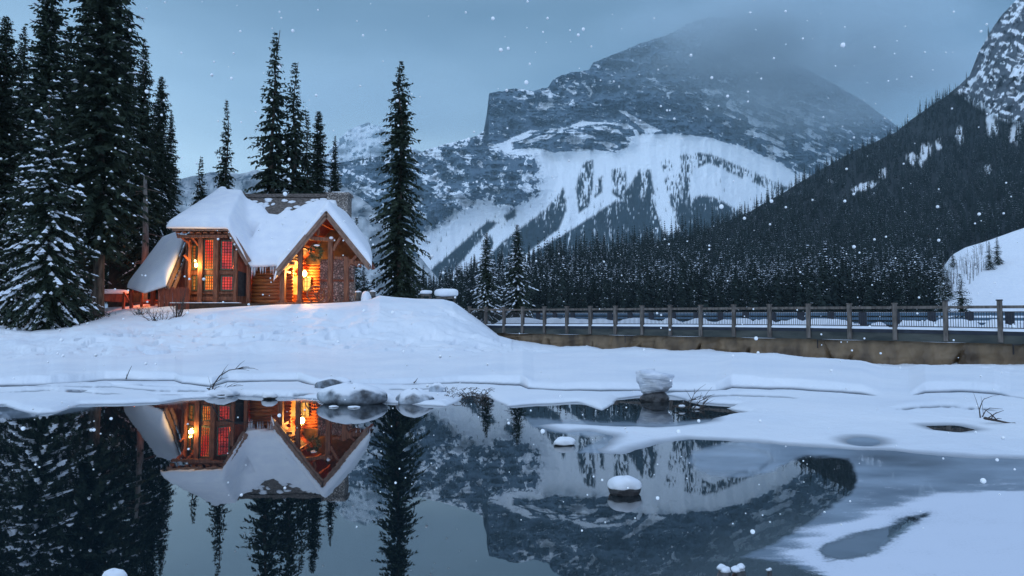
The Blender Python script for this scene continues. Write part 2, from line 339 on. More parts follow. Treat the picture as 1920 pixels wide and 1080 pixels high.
LEDGE = [(-900, 724), (0, 722), (100, 721), (200, 711), (330, 711), (345, 716), (400, 722), (430, 714), (560, 713), (600, 722), (700, 720), (760, 720), (860, 716), (975, 720), (990, 726), (1060, 730), (1195, 729), (1340, 732), (1370, 725), (1480, 727), (1620, 738), (1640, 741), (1700, 741), (1730, 735), (1800, 733), (1870, 739), (1920, 748), (2600, 760)]
LAMP = [(-900, 0), (0, .6), (60, 1), (330, 1), (345, .7), (560, 1), (640, .4), (740, .5), (980, 1), (1000, .5), (1340, .8), (1370, 1.3), (1610, 1), (1650, 0), (1700, 0), (1730, .9), (1860, .9), (1890, .3), (2600, 0)]
CREST = [(-900, 606), (0, 610), (60, 620), (130, 613), (180, 600), (230, 590), (300, 583), (350, 580), (440, 575), (520, 571), (600, 569), (660, 566), (690, 563), (712, 554), (740, 557), (780, 560), (830, 561), (850, 566), (865, 576), (885, 590), (905, 605), (935, 629), (960, 636), (1000, 642), (1050, 650), (1100, 648), (1130, 655), (1190, 650), (1260, 657), (1330, 655), (1400, 665), (1450, 662), (1510, 672), (1600, 682), (1750, 687), (1850, 684), (1920, 684), (2600, 695)]
CRY = [(-900, 42), (0, 42), (140, 42.5), (230, 47), (300, 49.5), (860, 49.5), (935, 45.5)]
LAND = [(-900, 1), (700, 1), (900, .95), (960, 0), (2600, 0)]
rows = np.concatenate([Wz(960, np.linspace(1240, 870, 200), 0)[:, 1], Wz(960, np.linspace(870, 690, 400), 0)[1:, 1], np.linspace(29.3, 60, 150)[1:], 60 * (700 / 60) ** np.linspace(0, 1, 40)[1:]])
uu = np.concatenate([np.linspace(-1.25, -.80, 40)[:-1], np.linspace(-.80, .80, 980), np.linspace(.80, 1.25, 40)[1:]])
GU, GY = np.meshgrid(uu, rows)
GX = GU * GY; GPX = 960 + F * GU  # approximate photo column
def ip(tab, x): t = np.array(tab, float); return np.interp(x, t[:, 0], t[:, 1])
def to_world(poly, z=.03): return Wz([p[0] for p in poly], [p[1] for p in poly], z)
def terrain_height(X, Y, full=False):
    px = 960 + F * X / Y * 1.0
    # shelf of snow over the ice
    near = Y < 30
    d = np.full(X.shape, 50.0)
    if near.any():
        xn, yn = X[near], Y[near]
        wx = xn + .10 * (fbm(xn * 2.2, yn * 2.2, 3) - .5); wy = yn + .35 * (fbm(xn * 1.7, yn * .9, 5) - .5)
        dn = -sdf(to_world(WATER), wx, wy)
        for h in HOLES: dn = np.minimum(dn, -sdf(to_world(h), xn, yn) * 1.0)
        d[near] = dn
    h = np.where(d > 0, -.03 + .11 * (1 - .55 * sstep(15.3, 13.3, Y)) * sstep(-.12, .30, d) + .05 * (1 - np.exp(-np.clip(d, 0, 9) / 2.0)), -.03 + np.maximum(d, -1) * .6)
    h = h + (.05 * (fbm(X * .35, Y * .22, 11) - .5) + .02 * (fbm(X * 1.5, Y * 1.1, 12) - .5)) * sstep(0, 1.2, d)
    wet_shade = (1 - sstep(.0, .10 + .35 * sstep(15.3, 13.3, Y), d)) * .75 * (d > -2)
    # ledges where the shore ice has slumped
    lyp = ip(LEDGE, px) + 2.0 * (fbm(px / 45., px * 0 + 3, 21) - .5)
    LY = Wz(960, lyp, .1)[..., 1]; la = ip(LAMP, px) * (0.7 + .6 * fbm(px / 60., px * 0, 9))
    h = h + .10 * sstep(22, 32, Y)
    h = h + .22 * la * sstep(-.02, .6, Y - LY)
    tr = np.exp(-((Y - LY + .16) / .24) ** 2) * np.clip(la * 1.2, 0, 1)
    h = h - .05 * tr; wet_shade = np.maximum(wet_shade, np.clip(tr * 2.0 - .4, 0, .95))  # undercut shade along the ledge foot painted into the snow colour
    for ck in ([(60, 728), (200, 724), (290, 731), (410, 733), (490, 737), (602, 737)], [(0, 736), (110, 731), (180, 737), (240, 739)], [(640, 727), (760, 730), (850, 727)], [(1270, 744), (1400, 741), (1500, 746)], [(1640, 768), (1760, 763), (1870, 770)]):
        cyq = np.interp(px, [c_[0] for c_ in ck], [c_[1] for c_ in ck]) + 2.5 * (fbm(px / 22., px * 0 + 5, 27) - .5); cY = Wz(960, cyq, .1)[..., 1]
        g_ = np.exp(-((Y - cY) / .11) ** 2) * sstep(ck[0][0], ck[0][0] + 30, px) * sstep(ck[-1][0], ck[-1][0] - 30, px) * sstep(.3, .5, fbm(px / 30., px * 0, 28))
        h = h - .03 * g_ + .06 * sstep(0, .5, Y - cY) * sstep(1.6, .6, Y - cY) * sstep(ck[0][0], ck[0][0] + 60, px) * sstep(ck[-1][0], ck[-1][0] - 60, px); wet_shade = np.maximum(wet_shade, g_ * .85)  # shade inside the cracks darkened through the same attribute
    # the bank carrying the lodge, and the bank under the bridge
    cyp = ip(CREST, px); Yc = np.where(px < 935, ip(CRY, px), fence_Y(np.clip(px, 935, 3000)) - .1)
    zc = P(px, cyp, Yc)[..., 2]
    zc = zc + .10 * (fbm(px / 14., Y * .5, 41) - .5) * (px > 960)
    Yf = np.where(px < 960, ip([(-900, 27), (100, 29), (500, 30), (860, 31), (960, 33)], px), Yc - ip([(960, 12), (1300, 8), (1600, 5), (2600, 4)], px))
    t = np.clip((Y - Yf) / (Yc - Yf), 0, 1)
    base = h
    prof = np.where(px < 960, .35 * t ** 1.7 + .65 * t * t * (3 - 2 * t), t * t)
    hb = base + (zc - base) * prof
    rough = (fbm(X * .55, Y * .4, 51) - .5) * .30 + (fbm(X * 2.0, Y * 1.6, 52) - .5) * .10
    spots = sstep(.66, .80, vnoise(X * 2.3, Y * 1.6, 57)) * sstep(.45, .62, fbm(X * .16, Y * .16, 58, 2)); rough = rough * 1.4 - .24 * spots
    drift = (ridged(X * .16 + Y * .05, Y * .22, 59, 3) - .6) * .6; rough = rough + drift
    hb = hb + rough * np.sin(np.pi * np.clip(t, 0, 1)) * np.where(px < 960, 1, .4)
    hh = np.where(Y > Yf, hb, h)
    # beyond the crest: wooded shelf on the left, frozen lake on the right
    beyond = Y > Yc
    land = ip(LAND, px)
    back = zc + land * (.9 * sstep(44, 62, Y) * (px < 330) + .35 * (fbm(X * .3, Y * .3, 61) - .5) * sstep(0, 3, Y - Yc))
    lake = .3 + 0 * Y
    fall = np.where(px > 620, sstep(66, 84, Y), sstep(110, 150, Y)) * land + (1 - land) * sstep(0, 1.2, Y - Yc)
    hh = np.where(beyond, back * (1 - fall) + lake * fall, hh)
    if full: return hh, wet_shade * (Y < 30)
    return hh
GZ, GWET_SHADE = terrain_height(GX, GY, True)
gme = gridmesh('snow_ground', np.stack([GX, GY, GZ], -1), [M_ground], {'wet_shade': GWET_SHADE})
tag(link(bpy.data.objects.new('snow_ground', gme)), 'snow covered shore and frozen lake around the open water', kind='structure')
def gz(x, y): return float(terrain_height(np.array([float(x)]), np.array([float(y)]))[0])
def ground_at(px, py, z=None):
    """where the view through (px,py) meets the snow"""
    Ys = np.concatenate([np.linspace(4, 30, 900), np.linspace(30, 75, 900)])
    pts = P(px, py, Ys); h = terrain_height(pts[:, 0], pts[:, 1])
    k = np.argmax(pts[:, 2] <= h)
    return float(pts[k, 0]), float(pts[k, 1]), float(h[k])
# ---- lake surface
wr = np.concatenate([Wz(960, np.linspace(1300, 700, 460), 0)[:, 1], [40, 60, 120, 400]])
wu = np.concatenate([np.linspace(-1.3, -.80, 12)[:-1], np.linspace(-.80, .80, 900), np.linspace(.80, 1.3, 12)[1:]])
U2, Y2 = np.meshgrid(wu, wr); X2 = U2 * Y2; qx, qy = proj(X2, Y2, X2 * 0)
ICE = [(1352, 832), (1300, 846), (1288, 868), (1330, 893), (1400, 895), (1450, 882), (1482, 864), (1510, 857), (1560, 855), (1590, 862), (1602, 880), (1608, 905), (1598, 925), (1575, 940), (1540, 962), (1490, 1000), (1430, 1030), (1390, 1044), (1480, 1056), (1560, 1085), (1620, 1200), (2800, 1300), (2800, 820), (1500, 815)]
ICE2 = [(985, 784), (1040, 788), (1250, 794), (1400, 780), (1400, 820), (1250, 826), (1150, 850), (1080, 850), (1100, 838), (1135, 818), (1060, 814), (1000, 800)]
FROST = [(1392, 1043), (1440, 1026), (1500, 1003), (1560, 976), (1620, 948), (1700, 926), (1780, 913), (1860, 911), (1960, 916), (2800, 930), (2800, 1400), (1700, 1400), (1600, 1130), (1545, 1080), (1480, 1056)]
FHOLE = [(1536, 1030), (1545, 1048), (1600, 1050), (1645, 1034), (1690, 1002), (1745, 963), (1702, 968), (1650, 990), (1590, 1005), (1548, 1018)]
def band(poly, soft, namp, ns, sx_=1, sy_=1, seed=0):
    pw = [(a * sx_, b * sy_) for a, b in poly]
    return sstep(-soft, soft, sdf(pw, qx * sx_, qy * sy_) + namp * (fbm(qx * sx_ / ns, qy * sy_ / (ns * .3), seed) - .5))
ice = np.maximum(band(ICE, 5, 10, 30, 1, 1, 3), .8 * band(ICE2, 4, 6, 20, 1, 1, 4))
wpoly = to_world(WATER, 0); mk = Y2 < 30; rim = np.zeros(X2.shape); xr, yr = X2[mk], Y2[mk]
dr = sdf(wpoly, xr + .25 * (fbm(xr * 1.3, yr * .6, 23) - .5), yr + .9 * (fbm(xr * .9, yr * .5, 24) - .5)); rim[mk] = sstep(.95, .45, dr + .5 * (fbm(xr * .5, yr * .25, 25) - .3)) * (.35 + .5 * fbm(xr * 1.1, yr * .8, 26))
rim = rim * sstep(640, 560, qx) * .8
ice = np.maximum(ice, rim)
oval = sdf(ell(1370, 862, 78, 28), qx, qy); ice = ice * (1 - .35 * np.exp(-(oval / 4) ** 2))
dk = np.exp(-(((qx - 1500) / 110) ** 2 + ((qy - 862) / 12) ** 2)) * 0
ice = ice * (.62 + .38 * fbm(qx / 90, qy / 18, 8)) 
ice = ice * (1 - .55 * np.exp(-(((qx - 1660) / 70) ** 2 + ((qy - 858) / 12) ** 2))) * (1 - .4 * np.exp(-(((qx - 1740) / 60) ** 2 + ((qy - 868) / 10) ** 2)))
frost = band(FROST, 15, 60, 60, .4, 1.2, 5) * (.80 + .35 * (fbm(qx / 60, qy / 14, 17) - .3)) 
fh = band([(a, b) for a, b in FHOLE], 9, 12, 18, .8, 1, 6); fh = np.maximum(fh, .45 * band(FHOLE, 20, 16, 20, .7, 1, 7)); frost = frost * (1 - fh); ice = np.maximum(ice * (1 - fh), .42 * fh * (qx < 1665))
spk = fbm(qx / 26, qy / 2.2, 14); frost = np.maximum(frost, .5 * sstep(.62, .72, spk) * ice * (qy > 895) * (qy < 1000))
frost[Y2 > 30] = 0
wme = gridmesh('lake_water', np.stack([X2, Y2, X2 * 0], -1), [M_water], {'ice': np.clip(ice, 0, .93), 'frost': np.clip(frost, 0, 1)})
tag(link(bpy.data.objects.new('lake_water', wme)), 'dark still water with thin grey ice', kind='structure')
# bedrock sheet under all, out to the horizon
mb = MB(); mb.add([(-3900, -350, -3), (3900, -350, -3), (3900, 5100, -3), (-3900, 5100, -3)], [(0, 1, 2, 3)])
tag(mb.build('valley_floor', M_snow), 'snow covered valley floor', kind='structure')
# ------------------------------------------------------------------ mountains: real surfaces with their own distances
def relief(name, x0, x1, nx, sil, ybot, ny, Rf, mat, rockf, forestf, label, over=0):
    xs = np.linspace(x0, x1, nx); top = ip(sil, xs)
    top = top + 3.0 * (fbm(xs / 9., xs * 0, 77) - .5) * 1.0
    t = np.linspace(0, 1, ny)[:, None]
    PX = np.broadcast_to(xs, (ny, nx)); ym = np.maximum(300, top + 8) if sil is SIL else ybot + (top - ybot) * .5
    PY = np.where(t < .5, ybot + (ym - ybot) * t * 2, ym + (top - ym) * (t - .5) * 2)
    Rr = Rf(PX, PY, t)
    XYZ = P(PX, PY, Rr)
    # a back side, so that it is a body and not a sheet
    bx = XYZ[-1].copy(); bx[:, :2] *= ((bx[:, 1] + 250) / bx[:, 1])[:, None]; bx[:, 2] -= 60; b2 = bx.copy(); b2[:, :2] *= ((bx[:, 1] + 250) / bx[:, 1])[:, None]; b2[:, 2] = 0
    XYZ = np.concatenate([XYZ, bx[None], b2[None]])
    rk = rockf(PX, PY); fo = forestf(PX, PY)
    rk = np.concatenate([rk, rk[-1:], rk[-1:]]); fo = np.concatenate([fo, fo[-1:] * 0, fo[-1:] * 0])
    me = gridmesh(name, XYZ, [mat], {'rock': rk, 'forest': fo}, smooth=False)
    o = link(bpy.data.objects.new(name, me)); tag(o, label, kind='structure'); return o
def pm(poly, x, y, soft=6): return sstep(-soft, soft, sdf(poly, x, y))
SIL = [(520, 335), (600, 330), (640, 304), (700, 294), (745, 291), (790, 287), (800, 280), (860, 264), (895, 255), (907, 246), (913, 212), (917, 174), (940, 171), (965, 166), (1000, 170), (1028, 163), (1036, 150), (1045, 144), (1070, 136), (1105, 131), (1112, 118), (1150, 102), (1200, 82), (1250, 66), (1290, 44), (1330, 32), (1360, 34), (1400, 52), (1450, 92), (1500, 124), (1560, 155), (1620, 190), (1680, 235), (1760, 300), (1850, 380)]
DARK = [(905, 180), (917, 150), (1000, 140), (1100, 90), (1300, 0), (1420, 20), (1560, 120), (1720, 260), (1660, 262), (1600, 225), (1500, 190), (1400, 175), (1310, 165), (1330, 200), (1390, 240), (1450, 300), (1400, 278), (1330, 258), (1270, 250), (1200, 252), (1180, 234), (1150, 229), (1085, 229), (1060, 240), (990, 246), (940, 268), (905, 275)]
STREAK = [(1300, 170), (1400, 175), (1500, 190), (1600, 225), (1680, 270), (1700, 330), (1560, 340), (1480, 320), (1400, 268), (1330, 215)]
BAND = [(962, 262), (1000, 246), (1060, 240), (1150, 229), (1188, 243), (1192, 270), (1155, 286), (1100, 280), (1040, 287), (1000, 277), (960, 282)]
CRAG = [(500, 300), (800, 270), (905, 250), (925, 275), (960, 292), (1005, 290), (1020, 330), (1010, 365), (960, 395), (900, 378), (860, 402), (800, 440), (640, 470), (500, 480)]
GULLY = [(962, 166), (1030, 165), (1040, 190), (1035, 215), (1000, 200)]
DIAG = [(1160, 206), (1172, 208), (1242, 246), (1215, 250)]
def mrock(x, y):
    n1 = ridged(x / 38, y / 22, 5, 5); n2 = fbm(x / 12, y / 7, 9, 4); xr = x + .6 * y
    st = ridged(xr / 60, (y - .42 * x) / 15, 15, 4)
    hz = ridged(x / 60, (y + 8 * np.sin(x / 40)) / 9, 25, 3)
    r = .10 * n2
    cr = pm(CRAG, x, y, 14) * sstep(.565, .635, .26 * n1 + .24 * ridged((x + y) / 22, (y - .7 * x) / 12, 6, 4) + .25 * ridged((x + .4 * y) / 9, (y - .5 * x) / 5, 7, 3) + .32 * fbm(x / 20, y / 14, 2, 5))
    blocks = sum(pm(b, x + 8 * (n2 - .5), y + 8 * (n2 - .5), 4) for b in ([(862, 272), (905, 276), (902, 290), (865, 292)], [(848, 300), (870, 296), (868, 322), (850, 318)], [(904, 298), (945, 296), (940, 320), (920, 342), (903, 338)], [(790, 300), (845, 296), (838, 322), (795, 315)], [(880, 300), (898, 300), (898, 325), (882, 326)], [(945, 325), (975, 325), (960, 372), (945, 378)], [(790, 370), (855, 372), (850, 405), (800, 415)], [(700, 310), (760, 300), (770, 340), (710, 350)]))
    r = np.maximum(r, cr * (.62 + .4 * n2)); r = np.maximum(r, np.clip(blocks, 0, 1) * (.72 + .5 * (n2 - .5)))
    bd = pm(BAND, x, y, 5) * sstep(.60, .70, hz * .8 + .3 * n2); r = np.maximum(r, bd * .85)
    dkk = pm(DARK, x, y, 5); r = np.maximum(r, dkk * (1.0 - .45 * sstep(.66, .84, ridged((x + .3 * y) / 30, (y - .35 * x) / 6, 16, 4))))
    g = pm(GULLY, x, y, 8); r = r * (1 - g) + g * sstep(.35, .6, n2) * .75
    g = pm(DIAG, x, y, 3); r = r * (1 - .8 * g)
    for (a, b, c) in ((1080, 165, 30), (1250, 170, 14), (1115, 170, 22)):
        g = np.exp(-(((x - a) / c) ** 2 + ((y - b) / 22) ** 2)); r = r * (1 - .55 * g * sstep(.45, .62, fbm((x + y) / 16, (y - x) / 7, 33)))
    s = pm(STREAK, x, y, 12); st2 = ridged((x + .5 * y) / 34, (y - .45 * x) / 7, 18, 4); r = r * (1 - s) + s * sstep(.50, .64, st * .45 + .4 * st2 + .2 * n2) * .8
    return np.clip(r, 0, 1)
FOREST = [[(790, 530), (800, 512), (850, 470), (918, 412), (932, 418), (890, 462), (840, 520), (830, 540)], [(880, 520), (940, 455), (1000, 410), (1030, 385), (1058, 350), (1062, 395), (1048, 430), (1000, 465), (960, 500), (900, 530)],
 [(1083, 332), (1095, 305), (1112, 300), (1112, 350), (1105, 385), (1085, 400), (1080, 360)], [(1118, 340), (1130, 330), (1128, 360), (1115, 372)], [(1148, 318), (1172, 314), (1176, 345), (1162, 375), (1148, 362)],
 [(1200, 315), (1220, 318), (1226, 360), (1232, 400), (1245, 445), (1000, 500), (992, 480), (1080, 425), (1152, 378), (1180, 350)], [(1240, 304), (1258, 300), (1262, 318), (1244, 322)],
 [(1244, 335), (1275, 325), (1280, 300), (1300, 298), (1296, 345), (1285, 380), (1300, 420), (1280, 440), (1262, 400)], [(1275, 292), (1310, 286), (1340, 292), (1400, 318), (1450, 340), (1480, 352), (1465, 362), (1400, 338), (1330, 305), (1300, 318), (1285, 320)],
 [(1290, 365), (1340, 370), (1385, 395), (1400, 420), (1280, 440)], [(640, 300), (790, 284), (790, 294), (640, 312)], [(905, 462), (918, 440), (928, 455), (915, 475)], [(945, 405), (965, 392), (968, 405), (950, 415)], [(990, 500), (1250, 440), (1500, 380), (1500, 620), (700, 620), (800, 530)]]
def mforest(x, y):
    r = 0 * x
    for p in FOREST: r = np.maximum(r, pm(p, x, y, 3))
    return r * sstep(.42, .56, .6 * fbm(x / 1.7, y / 8, 19, 2) + .45 * fbm(x / 9, y / 50, 20, 3) + .22 * r * sstep(320, 450, y) - .04)
def mR(x, y, t):
    R = 2100 + 2.4 * np.clip(560 - y, 0, 300)
    cl = sstep(.0, 1, pm(DARK, x, y, 12))
    R = np.where(y < 275, 2100 + 2.4 * 285 + 1.2 * (275 - y), R) + 0 * x
    R = R - 140 * pm(CRAG, x, y, 30) - 60 * pm(BAND, x, y, 10)
    n = ridged(x / 60, y / 42, 3, 5); n2 = ridged(x / 16, y / 12, 13, 3)
    up = np.clip(pm(DARK, x, y, 8) + pm(CRAG, x, y, 14) + pm(STREAK, x, y, 12) + pm(BAND, x, y, 6), .12, 1)
    fing = fbm(x / 26, y / 160, 31, 3)
    return R - 210 * (n - .55) * up - 90 * (n2 - .6) * up - 60 * fing * (1 - up) + 1.3 * np.clip(x - 1300, 0, 600)
relief('mountain', 520, 1850, 1000, SIL, 640, 430, mR, M_mtn, mrock, mforest, 'snowy mountain with a dark square cliff and avalanche chutes')
SILF = [(300, 352), (420, 345), (470, 330), (560, 322), (600, 300), (632, 264), (655, 242), (690, 230), (715, 238), (745, 262), (780, 280), (830, 300), (900, 330)]
relief('distant_mountain', 300, 900, 200, SILF, 640, 90, lambda x, y, t: 3800 + 1.2 * (560 - y) - 260 * ridged(x / 40, y / 26, 61, 4), M_mtn,
       lambda x, y: sstep(.58, .78, ridged(x / 30 + y / 60, y / 14, 63, 4)) * .6, lambda x, y: .8 * sstep(330, 345, y) + 0 * x, 'pale far snow peak in cloud')
SILH = [(-600, 335), (300, 340), (340, 335), (400, 322), (450, 326), (480, 318), (640, 345), (700, 390), (760, 450), (820, 520), (850, 560)]
relief('wooded_hill', -600, 850, 300, SILH, 640, 60, lambda x, y, t: 1500 + 2.0 * (600 - y) - 120 * ridged(x / 60, y / 50, 71, 3), M_mtn,
       lambda x, y: .35 + 0 * x, lambda x, y: np.clip(.5 + .9 * (fbm(x / 14, y / 16, 81) - .35), 0, 1), 'wooded valley side behind the lodge')
# ---- right-hand valley side
SILR = [(760, 592), (850, 560), (950, 520), (1100, 480), (1200, 462), (1280, 446), (1340, 424), (1400, 400), (1460, 366), (1540, 318), (1600, 284), (1680, 248), (1720, 216), (1780, 176), (1818, 142), (1835, 98), (1852, 68), (1875, 32), (1905, 0), (1950, -50), (2100, -120), (2600, -200)]
CLIFF = [(1790, 175), (1820, 60), (1900, -60), (2700, -500), (2700, 300), (2000, 262), (1920, 232), (1880, 226)]
def sRt(x): return ip([(760, 330), (950, 420), (1200, 620), (1400, 800), (1820, 1200), (2600, 1500)], x)
def sRb(x): return ip([(760, 268), (1200, 262), (1500, 252), (1770, 240), (2600, 220)], x)
def sR(x, y, t):
    top = ip(SILR, x); tt = np.clip((600 - y) / np.maximum(600 - top, 5), 0, 1)
    Rr = sRb(x) + (sRt(x) - sRb(x)) * tt ** .85
    return Rr * (1 - .05 * (ridged(x / 90 + y / 200, y / 60, 91, 3) - .5) * sstep(0, .2, tt)) - 45 * pm(CLIFF, x, y, 10) * ridged((x + y * .4) / 20, (y - x * .3) / 40, 93, 4)
def srock(x, y):
    c = pm(CLIFF, x, y, 8)
    return c * (.30 + .55 * sstep(.50, .66, .6 * ridged((x + y * .5) / 16, (y - x * .4) / 8, 95, 4) + .4 * fbm(x / 7, y / 7, 96, 4))) + .03
def clearings(x, y):
    r = 0 * x
    for (a, b, w_, h_, sl_) in ((1712, 300, 22, 14, .3), (1735, 285, 14, 22, 0), (1800, 255, 10, 22, 0), (1860, 235, 14, 30, .2), (1885, 160, 40, 22, .2), (1620, 350, 34, 10, -.3), (1655, 325, 14, 12, 0), (1850, 318, 10, 12, 0), (1760, 270, 9, 16, 0), (1905, 250, 20, 26, 0), (1560, 340, 12, 6, 0)):
        r = np.maximum(r, np.exp(-(((x - a) / w_) ** 2 + ((y - b - sl_ * (x - a)) / h_) ** 2)))
    return r
def sforest(x, y): return np.clip(1 - pm(CLIFF, x + 14 * (fbm(x / 7, y / 12, 97) - .5), y, 4) - .9 * sstep(.42, .55, clearings(x, y) * (.35 + .9 * fbm(x / 6, y / 14, 98, 3)) + .12 * (fbm(x / 5, y / 16, 94, 3) > .66)), 0, 1) * .985
relief('forested_slope', 760, 2600, 900, SILR, 606, 240, sR, M_slope, srock, sforest, 'steep dark valley side on the right')
# ---- open snowy hillside at the right
SILS = [(1762, 604), (1768, 560), (1770, 500), (1785, 478), (1810, 464), (1850, 452), (1900, 434), (1930, 424), (2600, 330)]
def hR(x, y, t):
    top = ip(SILS, x); tt = np.clip((604 - y) / np.maximum(604 - top, 3), 0, 1)
    return np.minimum(150 + 110 * tt ** .8, .93 * sR(x, y, t) + 0 * tt) - 5 * fbm(x / 60, y / 25, 99, 4)
xs = np.linspace(1762, 2600, 240); tp = ip(SILS, xs); t = np.linspace(0, 1, 80)[:, None]
HX = np.broadcast_to(xs, (80, 240)); HY = 606 + (tp - 606) * t; HP = P(HX, HY, hR(HX, HY, t))
bk = HP[-1].copy(); bk[:, 1] += 40; bk[:, 2] -= 30; HP = np.concatenate([HP, bk[None]])
lf = HP[:, :1].copy(); lf[:, 0, 1] += 12; lf[:, 0, 2] = -2; HP = np.concatenate([lf, HP], 1)
tag(link(bpy.data.objects.new('snow_hillside', gridmesh('snow_hillside', HP, [M_snow]))), 'open white hillside beyond the bridge', kind='structure')
# ------------------------------------------------------------------ conifers
def conifer(seed, H, Rb, dz=.4, nb=6, seg=.26, tw=.55, droop=.28, snow=.15, bare=.08, sparse=0.0, pw=.85, sdrop=1.0, ssz=.16):
    """returns (needle verts, snow verts) as triangle soups, in a local frame at the trunk's base"""
    r = np.random.default_rng(seed); T = []; S = []
    h = H * bare
    while h < H * .995:
        t = h / H; n = max(3, int(nb * (1 - .35 * t) + r.integers(0, 2)))
        a0 = r.uniform(0, 6.28); tb = max(0, (t - bare) / (1 - bare))
        lump = 1 + .22 * math.sin(h * 1.7 + seed) * (1 - t) + .14 * math.sin(h * 4.1 + seed * 2)
        Lm = (Rb * (1 - tb) ** pw * (.55 + .45 * min(1, tb / .12)) + .12) * lump
        for k in range(n):
            if r.random() < sparse: continue
            a = a0 + 6.283 * k / n + r.uniform(-.35, .35); load = r.random() < .42; cl_ = fbm(np.array([a * 1.3 + seed]), np.array([h * .45]), seed, 2)[0] * 1.6; Lb = Lm * r.uniform(.62, 1.18)
            el = math.radians(-22 + 50 * t ** 1.5 + r.uniform(-9, 9))
            d = np.array([math.cos(a) * math.cos(el), math.sin(a) * math.cos(el), math.sin(el)]); side = np.array([-math.sin(a), math.cos(a), 0.])
            K = max(3, int(Lb / seg)); s = (np.arange(K) + r.uniform(.2, .8, K)) / K
            base = np.array([0, 0, h]) + d * (Lb * s)[:, None] + np.array([0, 0, 1.0]) * (-droop * Lb * s * s + .10 * Lb * s ** 4)[:, None]
            for sg in (-1, 1, 0):
                ln = tw * (1 - .55 * s) * min(1, .24 + Lb / 2.0) * r.uniform(.6, 1.25, K)
                if sg == 0:
                    dirn = d[None] * r.uniform(.2, .8, (K, 1)) + side[None] * r.uniform(-.4, .4, (K, 1)) + np.array([0, 0, -1.]) * r.uniform(.35, .9, (K, 1)) * sdrop
                else:
                    dirn = d[None] * r.uniform(.45, .95, (K, 1)) + side[None] * sg * r.uniform(.5, 1.0, (K, 1)) + np.array([0, 0, -1.]) * r.uniform(.05, .55, (K, 1)) * sdrop
                dirn /= np.linalg.norm(dirn, axis=1)[:, None]
                tip = base + dirn * ln[:, None]
                wv = np.cross(dirn, r.normal(size=(K, 3)) * .5 + np.array([0, 0, 1.])); wv /= np.linalg.norm(wv, axis=1)[:, None] + 1e-6
                wd = (ln * .20)[:, None]
                b1 = base + wv * wd * .8; b2 = base - wv * wd * .8; m1 = base + dirn * ln[:, None] * .5 + wv * wd; m2 = base + dirn * ln[:, None] * .5 - wv * wd
                T.append(np.stack([b1, m1, tip], 1)); T.append(np.stack([b2, b1, tip], 1)); T.append(np.stack([m2, b2, tip], 1))
            # snow resting on the upper side
            q = r.random(K) < snow * (.3 + 1.2 * s) * (2.1 if load else .15) * max(0, cl_ * 2 - .5)
            if q.any():
                c = base[q] + np.array([0, 0, .05]); m = len(c); z = ssz * r.uniform(.6, 1.5, m)[:, None] * min(1, .4 + Lb / 2)
                A = c + (d * 1.35)[None] * z; B = c - (d * 1.1)[None] * z; C_ = c + side[None] * z * .85 + np.array([0, 0, -.3]) * z; D = c - side[None] * z * .85 + np.array([0, 0, -.3]) * z; E = c + np.array([0, 0, .5]) * z
                A = A + np.array([0, 0, -.35]) * z
                for tri in ((A, C_, E), (C_, B, E), (B, D, E), (D, A, E)): S.append(np.stack(tri, 1))
        h += dz * r.uniform(.7, 1.25) * (1 - .35 * t)
    T = np.concatenate(T); S = np.concatenate(S) if S else np.zeros((0, 3, 3))
    # leader
    return T, S
def soup(name, T, mat): return npmesh(name, T.reshape(-1, 3), np.arange(len(T) * 3).reshape(-1, 3), [mat])
def trunk_mesh(H, r0, seed, stubs=0, lo=0.0):
    mb = MB(); r = random.Random(seed); n = 9
    pts = [Vector((r.uniform(-.04, .04) * i, r.uniform(-.04, .04) * i, -.6 + (H + .6) * i / n)) for i in range(n + 1)]
    mb.tube(pts, [r0 * (1 - .93 * i / n) * (1.25 if i == 0 else 1) for i in range(n + 1)], 8)
    for k in range(stubs):
        z = r.uniform(.06, .5) * H; a = r.uniform(0, 6.28); l = r.uniform(.4, 1.3)
        p = Vector((0, 0, z)); q = p + Vector((math.cos(a) * l, math.sin(a) * l, r.uniform(-.5, .1))); mb.tube([p, (p + q) / 2 + Vector((0, 0, .05)), q], [.03, .02, .006], 4)
    me = bpy.data.meshes.new('trunk'); me.from_pydata(mb.v, [], mb.f); me.materials.append(M_bark); me.polygons.foreach_set('use_smooth', [True] * len(mb.f)); me.update(); return me
PROTO = {}
def proto(key, **kw):
    H = kw['H']; T, S = conifer(**kw)
    PROTO[key] = (H, trunk_mesh(H, .012 * H + .05, kw['seed'], 26), soup('crown', T, M_needle), soup('snow', S, M_snowtree) if len(S) else None)
proto('tall', seed=1, H=30, Rb=3.7, dz=.36, nb=8, snow=.12, ssz=.14, bare=.07, tw=.75, pw=.55, seg=.24)
proto('tall2', seed=2, H=30, Rb=3.7, dz=.38, nb=8, snow=.10, ssz=.14, bare=.10, tw=.75, pw=.72, sparse=.06, seg=.24)
proto('snowy', seed=3, H=16, Rb=3.6, dz=.27, nb=8, snow=.17, bare=.03, tw=.55, pw=.7, seg=.22, ssz=.20)
proto('talltrunk', seed=12, H=30, Rb=3.7, dz=.36, nb=8, snow=.11, ssz=.14, bare=.17, tw=.75, pw=.5, seg=.24)
proto('lone', seed=4, H=24, Rb=3.5, dz=.40, nb=7, snow=.0, bare=.02, tw=.75, sparse=.16, pw=.66, droop=.36)
proto('spire', seed=5, H=22, Rb=3.7, dz=.46, nb=7, snow=.02, bare=.05, tw=.75, sparse=.18, pw=.9, droop=.33)
proto('spire2', seed=8, H=22, Rb=3.1, dz=.46, nb=7, snow=.02, bare=.05, tw=.75, sparse=.22, pw=.75, droop=.33)
